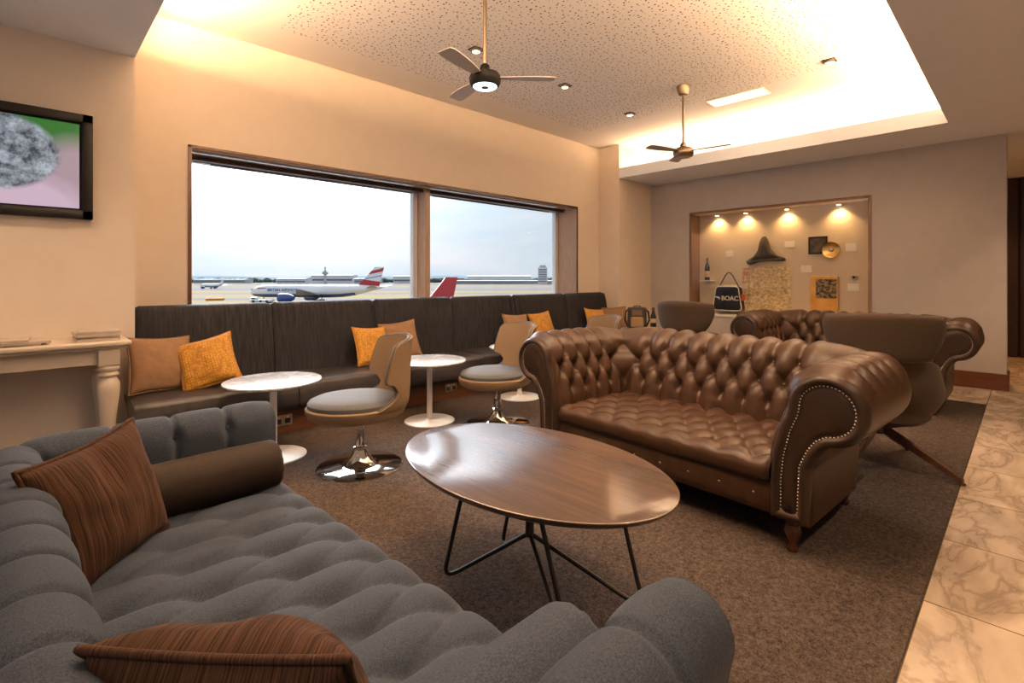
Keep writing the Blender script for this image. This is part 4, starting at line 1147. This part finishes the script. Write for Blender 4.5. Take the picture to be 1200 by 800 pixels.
# ------------------------------------------------------------------ the airfield outside
GZ = -9.2
def out(u, v=None, d=None, z=None):
    """a point of the airfield from a bearing and a distance"""
    if d is None: d = (1.25 - (z if z is not None else GZ)) * F_ / (v - 327)
    s = (u - 600) / F_ * d
    return Vector((d * CA + s * SA, d * SA - s * CA, z if z is not None else GZ))
def mat_field():
    m, nt, b = newmat('airfield_ground')
    tc = nd(nt, 'ShaderNodeTexCoord')
    # distance along the outward axis decides taxiway or dry grass
    dv = nd(nt, 'ShaderNodeVectorMath', operation='DOT_PRODUCT'); ln(nt, tc, 'Object', dv, 0); dv.inputs[1].default_value = (CA, SA, 0)
    nz = nd(nt, 'ShaderNodeTexNoise', Scale=.012, Detail=3); ln(nt, tc, 'Object', nz, 'Vector')
    ad = nd(nt, 'ShaderNodeMath', operation='MULTIPLY_ADD'); ln(nt, nz, 'Fac', ad, 0); ad.inputs[1].default_value = 40; ln(nt, dv, 'Value', ad, 2)
    mr = nd(nt, 'ShaderNodeMapRange'); ln(nt, ad, 0, mr, 'Value'); mr.inputs['From Min'].default_value = 0; mr.inputs['From Max'].default_value = 1000
    cr = nd(nt, 'ShaderNodeValToRGB'); cr.color_ramp.interpolation = 'CONSTANT'; e = cr.color_ramp.elements
    tar, gr = (.17, .165, .17, 1), (.29, .205, .085, 1)
    e[0].position = 0; e[0].color = tar; e[1].position = .232; e[1].color = gr
    for p, c_ in ((.262, tar), (.30, gr), (.36, tar), (.40, gr), (.47, tar), (.58, (.22, .185, .145, 1)), (.75, gr), (.85, tar)):
        k = e.new(p); k.color = c_
    ln(nt, mr, 'Result', cr, 'Fac'); ln(nt, cr, 'Color', b, 'Base Color'); b.inputs['Roughness'].default_value = .95; b.inputs['Specular IOR Level'].default_value = .1
    return m
struct(MB().box((-2500, 40, GZ - 1), (3500, 3800, GZ)).build('airfield_ground', mat_field()))
pw_ = plain('aircraft_white', (.80, .82, .85), .35); pb_ = plain('aircraft_blue', (.04, .09, .30), .35); prd = plain('aircraft_red', (.50, .03, .035), .4)
pgy = plain('aircraft_grey', (.33, .34, .36), .4); tyre = plain('tyre_black', (.02, .02, .02), .8); pglass = plain('cockpit_glass', (.03, .04, .06), .15)

def airliner(name, label, loc, rz, L, rad, scale_tail, tailmat, text_s=None, group=None, belly=True, fin_bands=True):
    """nose towards local -X, tail at +X; built on its wheels at z=0"""
    t = thing(name, label, 'airplane', loc, rz, group)
    zc = rad * 1.75
    xs = [0, .004, .012, .03, .06, .10, .15, .6, .70, .80, .90, .97, 1.0]
    rs = [.04, .22, .42, .64, .84, .96, 1, 1, .95, .78, .48, .22, .08]
    zo = [-.28, -.26, -.22, -.15, -.07, -.02, 0, 0, .04, .18, .42, .58, .64]
    n = 28
    def f(i, j):
        a = 2 * PI * i / n; return (xs[j] * L, rad * rs[j] * math.sin(a), zc + rad * zo[j] + rad * rs[j] * math.cos(a))
    m = MB(); m.grid(f, n, len(xs), wrapu=True); m.add([f(i, 0) for i in range(n)], [tuple(range(n))]); m.add([f(i, 12) for i in range(n)], [tuple(range(n))])
    fu = m.build('fuselage', pw_, t, angle=60)
    if belly:
        def g(i, j):
            a = R(118) + R(124) * i / 14; return (xs[j+3] * L, rad * 1.012 * rs[j+3] * math.sin(a), zc + rad * zo[j+3] + rad * 1.012 * rs[j+3] * math.cos(a))
        MB().grid(g, 15, 7).build('blue_belly', pb_, fu, angle=60)
    for k in (-1, 1):
        MB().box((L * .018, k * rad * .50, zc + rad * .16), (L * .032, k * rad * .58, zc + rad * .30)).build('cockpit_window', pglass, fu)
    # wings
    for sgn in (-1, 1):
        a = [(L * .36, 0), (L * .54, 0), (L * .66, L * .47), (L * .635, L * .47)]
        vs = []
        for (x, y), th_ in zip(a, (.5, .5, .1, .1)):
            zz = zc - rad * .55 + y * .10
            vs += [(x, sgn * (y + rad * .5), zz + th_ * rad * .25), (x, sgn * (y + rad * .5), zz - th_ * rad * .25)]
        MB().add(vs, [(0, 2, 4, 6), (1, 7, 5, 3), (0, 1, 3, 2), (2, 3, 5, 4), (4, 5, 7, 6), (6, 7, 1, 0)]).build('wing', pgy, t)
        er = rad * .70
        MB().lathe([(er * .9, 0), (er, er * .3), (er, er * 1.6), (er * .75, er * 2.7), (er * .35, er * 3.4)], 24, T(L * .325, sgn * L * .17, zc - rad * .95, 0, R(90), 0)).build('engine', pb_ if belly else pw_, t)
        hv = []
        for x, y, z_ in ((L * .87, 0, 0), (L * .955, 0, 0), (L * 1.0, L * .16, .4), (L * .965, L * .16, .4)):
            hv += [(x, sgn * y, zc + rad * (.5 + z_) + .1), (x, sgn * y, zc + rad * (.5 + z_) - .1)]
        MB().add(hv, [(0, 2, 4, 6), (1, 7, 5, 3), (0, 1, 3, 2), (2, 3, 5, 4), (4, 5, 7, 6), (6, 7, 1, 0)]).build('tailplane', pgy, t)
    ht = scale_tail; zb_ = zc + rad * .75; x0, x1, x2, x3 = L * .80, L * .965, L * 1.0, L * .935
    def band(q0, q1, mat, nm, off=.25):
        pts = []
        def le(q): return (x0 + (x3 - x0) * q ** .9, zb_ + ht * q)
        def te(q): return (x1 + (x2 - x1) * q, zb_ + ht * q)
        NB = 6
        pl = [le(q0 + (q1 - q0) * k / NB) for k in range(NB + 1)] + [te(min(1.0, q1 + .0) - (q1 - q0) * k / NB) for k in range(NB + 1)]
        MB().prism(pl, -off, off, 'y').build(nm, mat, fin or t, angle=30)
    fin = None
    def wholefin():
        le = [(x0 + (x3 - x0) * (k / 8) ** .9, zb_ + ht * k / 8) for k in range(9)]; te = [(x1 + (x2 - x1) * k / 8, zb_ + ht * k / 8) for k in range(8, -1, -1)]
        return MB().prism(le + te, -.22, .22, 'y').build('tail_fin', tailmat, t, angle=30)
    fin = wholefin()
    if fin_bands:   # swept ribbon bands of red, white and blue
        def xy(q, p):  # q up, p from leading to trailing edge
            l = x0 + (x3 - x0) * q ** .9; e = x1 + (x2 - x1) * q; return (l + (e - l) * p, zb_ + ht * q)
        def ribbon(qa, qb, slope, mat, nm):
            up = [xy(min(1, max(0, qb + slope * k / 8)), k / 8) for k in range(9)]; lo_ = [xy(min(1, max(0, qa + slope * k / 8)), k / 8) for k in range(8, -1, -1)]
            MB().prism(up + lo_, -.27, .27, 'y').build(nm, mat, fin, angle=30)
        ribbon(.62, .80, .16, prd, 'red_ribbon'); ribbon(.36, .40, .18, pb_, 'blue_ribbon'); ribbon(.10, .36, -.12, prd, 'red_ribbon')
    for x, y in ((L * .10, 0), (L * .52, rad * .9), (L * .52, -rad * .9)):
        g = MB().tube([(x, y, rad * .9), (x, y, .5)], .22, 10)
        for dx in (-.8, .8) if y else (0,):
            g.lathe([(.62, -.35), (.66, -.2), (.66, .2), (.62, .35)], 18, T(x + dx, y, .66, R(90)))
        g.build('landing_gear', tyre, t)
    if text_s:
        text('lettering', text_s, rad * .62, pb_, fu, (L * .27, -rad * .985 - .06, zc + rad * .16), (R(80), 0, 0), .03)
        MB().prism([(L * .075, zc + rad * .34), (L * .085, zc + rad * .52), (L * .145, zc + rad * .52), (L * .152, zc + rad * .44), (L * .10, zc + rad * .40)], -rad * .96 - .06, rad * .96 + .06, 'y').build('red_speedwing', prd, fu)
    return t
p1 = out(294, d=232); p2 = out(450, d=224)
dirv = (p2 - p1); L1 = dirv.length
airliner('airliner', 'white and blue airliner taxiing across the left pane of window', p1, math.atan2(dirv.y, dirv.x), 57 if False else L1, 2.9, 8.6, pw_, 'BRITISH AIRWAYS')
p3 = out(236, d=560); p4 = out(262, d=540); d3 = p4 - p3
airliner('airliner', 'small distant airliner parked at the far left of airfield', p3, math.atan2(d3.y, d3.x), d3.length, 2.1, 5.0, pw_, None, None, True, False)
# nearer aircraft of which only the red tail shows above the bench
RT, FW = Vector((SA, -CA, 0)), Vector((CA, SA, 0))
tl = out(536, d=112); hd_ = (-RT * .85 - FW * .527); ns = tl + hd_ * 44
airliner('airliner', 'aircraft with a plain red tail fin rising above the bench', ns, math.atan2(-hd_.y, -hd_.x), 44, 1.75, 6.5, prd, None, None, False, False)
# tug
p = out(307, d=222)
t = thing('aircraft_tug', 'low white aircraft tug in front of the big airliner nose', 'tug', p, math.atan2(dirv.y, dirv.x))
MB().box((-5, -1.4, .5), (5, 1.4, 1.5), .2).build('chassis', pw_, t); MB().box((-4.6, -1.2, 1.5), (-2.2, 1.2, 2.5), .25).build('cab', pw_, t)
MB().box((-4.3, -1.25, 1.75), (-2.4, 1.25, 2.25), .05).build('cab_window', pglass, t)
for x in (-3.2, 0.2, 3.2):
    MB().lathe([(.6, -1.5), (.62, 1.5)], 18, T(x, 0, .62, R(90))).build('wheel', tyre, t)
p = out(252, d=247)
tag(MB().box((-4, -1, 0), (4, 1, 1.2), .2).build('barrier', plain('orange_barrier', (.75, .25, .03), .6)), 'orange block barrier lying on the dry airfield grass', 'barrier').location = p
# far terminal buildings, sheds, mast, tower
bw = noisy('pale_cladding', (.62, .64, .66), (.74, .76, .78), (.05, .05, .4), 1, rough=.8, bump=0); bg = noisy('grey_cladding', (.36, .39, .42), (.5, .53, .56), (.05, .05, .3), 1, rough=.8, bump=0)
gls = plain('band_glass', (.12, .15, .18), .3)
def shed(u0, u1, d, h, mat, label, name='terminal_building'):
    a, b = out(u0, d=d), out(u1, d=d); m = (a + b) / 2; L = (b - a).length
    t = thing(name, label, 'building', m, math.atan2((b - a).y, (b - a).x))
    MB().box((-L/2, -20, 0), (L/2, 20, h * .86), .2, 1).build('hall', mat, t)
    g = MB(); pf = [(-22, h * .86), (22, h * .86), (20, h * .93), (0, h), (-20, h * .93)]
    g.prism(pf, -L/2 - 1, L/2 + 1, 'x'); g.build('roof', bw, t)
    MB().box((-L/2 + 1, -20.3, h * .3), (L/2 - 1, -19.9, h * .5)).build('window_band', gls, t)
for a in ((232, 292, 1280, 11, bg, 'long low grey shed behind the small distant airliner'), (328, 362, 1150, 13, bw, 'white shed behind the nose half of the big airliner'),
          (368, 416, 1300, 22, bw, 'large white hangar beside the radar mast'), (418, 446, 1250, 13, bg, 'grey shed behind the big airliner tail'),
          (463, 488, 1200, 19, bw, 'white hangar left of the window mullion'), (549, 622, 1150, 19, bw, 'long pale terminal hall in the right pane'),
          (536, 662, 1050, 8.5, bg, 'low grey sheds in front of pale terminal hall')):
    shed(*a)
p = out(381, d=1050)
t = thing('radar_mast', 'tall thin radar mast behind the big airliner', 'mast', p)
MB().box((-2.2, -2.2, 0), (2.2, 2.2, 28)).box((-1, -1, 28), (1, 1, 36)).build('tower', bg, t); MB().box((-5, -3, 20), (-3.4, 3, 26)).box((3.4, -3, 20), (5, 3, 25)).build('antenna', bg, t)
p = out(636, d=1000)
t = thing('control_tower', 'pale tower block at the right edge of window', 'tower', p, R(40))
MB().box((-9, -9, 0), (9, 9, 34), .4, 1).build('block', bw, t); MB().box((-6, -6, 34), (6, 6, 38), .4, 1).build('plant_room', bg, t)
for k in range(6): MB().box((-9.15, -8, 5 + k * 4.6), (9.15, 8, 7 + k * 4.6)).build('window_band', gls, t)
# tree line and hills
tm = noisy('far_foliage', (.05, .075, .05), (.10, .13, .09), (.05, .05, .1), 1, rough=.95, bump=0)
tr = MB()
for k in range(230):
    u = 225 + (660 - 225) * k / 229 + random.uniform(-2, 2); d = random.uniform(1500, 1750); q = out(u, d=d); s_ = random.uniform(7, 12)
    tr.lathe([(s_ * .5, 0), (s_ * .95, s_ * .35), (s_, s_ * .7), (s_ * .7, s_ * 1.1), (s_ * .2, s_ * 1.3)], 7, T(q.x, q.y, q.z))
o = tr.build('tree_line', tm, angle=180); tag(o, 'dark green belt of trees along the far airfield edge', 'trees', None, 'stuff')
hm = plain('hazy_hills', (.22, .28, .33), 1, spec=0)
g = MB()
def hl(i, j):
    u = 120 + 640 * i / 60; q = out(u, d=3300 + 300 * j)
    hgt = (0, 30 + 4 * math.sin(i * .23) + 3 * math.sin(i * .51 + 1), 0)[j]
    return (q.x, q.y, GZ + hgt)
g.grid(hl, 61, 3); struct(g.build('hills', hm, angle=180))

# ------------------------------------------------------------------ world, lights, camera
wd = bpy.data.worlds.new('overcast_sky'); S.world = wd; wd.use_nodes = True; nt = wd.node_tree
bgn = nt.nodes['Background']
tc = nd(nt, 'ShaderNodeTexCoord'); mp_ = nd(nt, 'ShaderNodeMapping'); mp_.inputs['Scale'].default_value = (1.2, 1.2, 7)
ln(nt, tc, 'Generated', mp_, 'Vector')
nz = nd(nt, 'ShaderNodeTexNoise', Scale=1.7, Detail=6, Roughness=.55); ln(nt, mp_, 'Vector', nz, 'Vector')
cr = nd(nt, 'ShaderNodeValToRGB'); cr.color_ramp.elements[0].position = .36; cr.color_ramp.elements[0].color = (.68, .80, .90, 1)
cr.color_ramp.elements[1].position = .58; cr.color_ramp.elements[1].color = (.86, .89, .94, 1)
ln(nt, nz, 'Fac', cr, 'Fac'); ln(nt, cr, 'Color', bgn, 'Color'); 
# glow lobes added to the sky above the panes' view to brighten the room
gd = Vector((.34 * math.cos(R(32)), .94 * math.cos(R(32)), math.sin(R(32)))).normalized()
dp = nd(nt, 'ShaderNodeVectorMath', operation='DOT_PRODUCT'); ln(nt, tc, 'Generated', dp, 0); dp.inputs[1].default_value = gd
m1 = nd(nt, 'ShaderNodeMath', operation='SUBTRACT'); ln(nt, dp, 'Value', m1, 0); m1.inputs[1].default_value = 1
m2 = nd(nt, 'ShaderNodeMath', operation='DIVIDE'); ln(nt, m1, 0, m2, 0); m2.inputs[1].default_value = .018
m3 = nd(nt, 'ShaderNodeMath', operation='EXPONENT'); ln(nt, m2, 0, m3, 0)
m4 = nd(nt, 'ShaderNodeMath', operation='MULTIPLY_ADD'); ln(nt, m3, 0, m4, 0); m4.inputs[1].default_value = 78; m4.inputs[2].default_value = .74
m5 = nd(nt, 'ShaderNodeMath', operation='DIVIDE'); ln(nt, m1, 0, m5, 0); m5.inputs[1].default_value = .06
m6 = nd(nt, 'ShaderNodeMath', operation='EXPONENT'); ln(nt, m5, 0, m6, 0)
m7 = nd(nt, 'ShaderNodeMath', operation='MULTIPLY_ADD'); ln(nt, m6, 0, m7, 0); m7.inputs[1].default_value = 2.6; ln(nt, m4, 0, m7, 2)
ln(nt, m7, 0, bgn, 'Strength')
# sky portal in the window opening
l = bpy.data.lights.new('sky_portal', 'AREA'); l.shape = 'RECTANGLE'; l.size = WX1 - WX0; l.size_y = WZ1 - WZ0; l.cycles.is_portal = True
o = bpy.data.objects.new('sky_portal', l); COL.objects.link(o); o.location = ((WX0 + WX1) / 2, YG + .05, (WZ0 + WZ1) / 2); o.rotation_euler = (R(-90), 0, 0)
l = bpy.data.lights.new('sky_portal', 'AREA'); l.shape = 'RECTANGLE'; l.size = 1.6; l.size_y = 5.8; l.cycles.is_portal = True
o = bpy.data.objects.new('sky_portal', l); COL.objects.link(o); o.location = (-3.72, .7, 1.7); o.rotation_euler = (0, R(-90), 0)  # portal for the added rear opening
# cove strips (upward) behind the tray lips
COVE = (1, .63, .34)
area((7.10, 2.5, 3.0), .10, 4.1, 42, (0, R(180), 0), COVE)
area((.46, 2.5, 3.0), .10, 4.0, 330, (0, R(242), 0), COVE)
area((3.75, .44, 3.0), 6.2, .10, 430, (R(116), 0, 0), COVE)
spot((2.375, 2.71, 2.60), 22, 150, .5, (.80, .92, 1.0), rad=.08)
# lit ceiling panel
area((6.12, 2.42, H_TRAY - .015), .25, .6, 6, (0, 0, 0))
for x in (-1.2, -.2): spot((x, 3.75, H_LOW - .02), 38, 110, .8)
# downlights along the walkway; unseen fill spots added behind the camera
for x in (-1.5, .2, 1.9, 3.6, 5.3, 7.0): spot((x, -.75, H_LOW - .02), 80, 110, .7)
for x in (9.0, 10.4): spot((x, .5, H_LOW - .02), 90, 110, .7, (1, .5, .18))
for x, y in ((-1.8, 1.6), (-.6, 2.9), (-1.8, 3.6)): spot((x, y, H_LOW - .02), 8, 125, .7)

cam = bpy.data.cameras.new('camera'); co = bpy.data.objects.new('camera', cam); COL.objects.link(co); S.camera = co
cam.sensor_width = 36; cam.lens = 36 * F_ / 1200; cam.shift_y = -(400 - 327) / 1200; cam.clip_start = .03; cam.clip_end = 8000
co.location = (0, 0, 1.25); co.rotation_euler = (R(90), 0, R(45.7 - 90))
S.view_settings.view_transform = 'Standard'; S.view_settings.look = 'None'; S.view_settings.gamma = 1; S.view_settings.use_curve_mapping = False
S.view_settings.exposure = .26
S.cycles.use_denoising = True
S.cycles.max_bounces = 8; S.cycles.transparent_max_bounces = 12; S.cycles.sample_clamp_indirect = 4
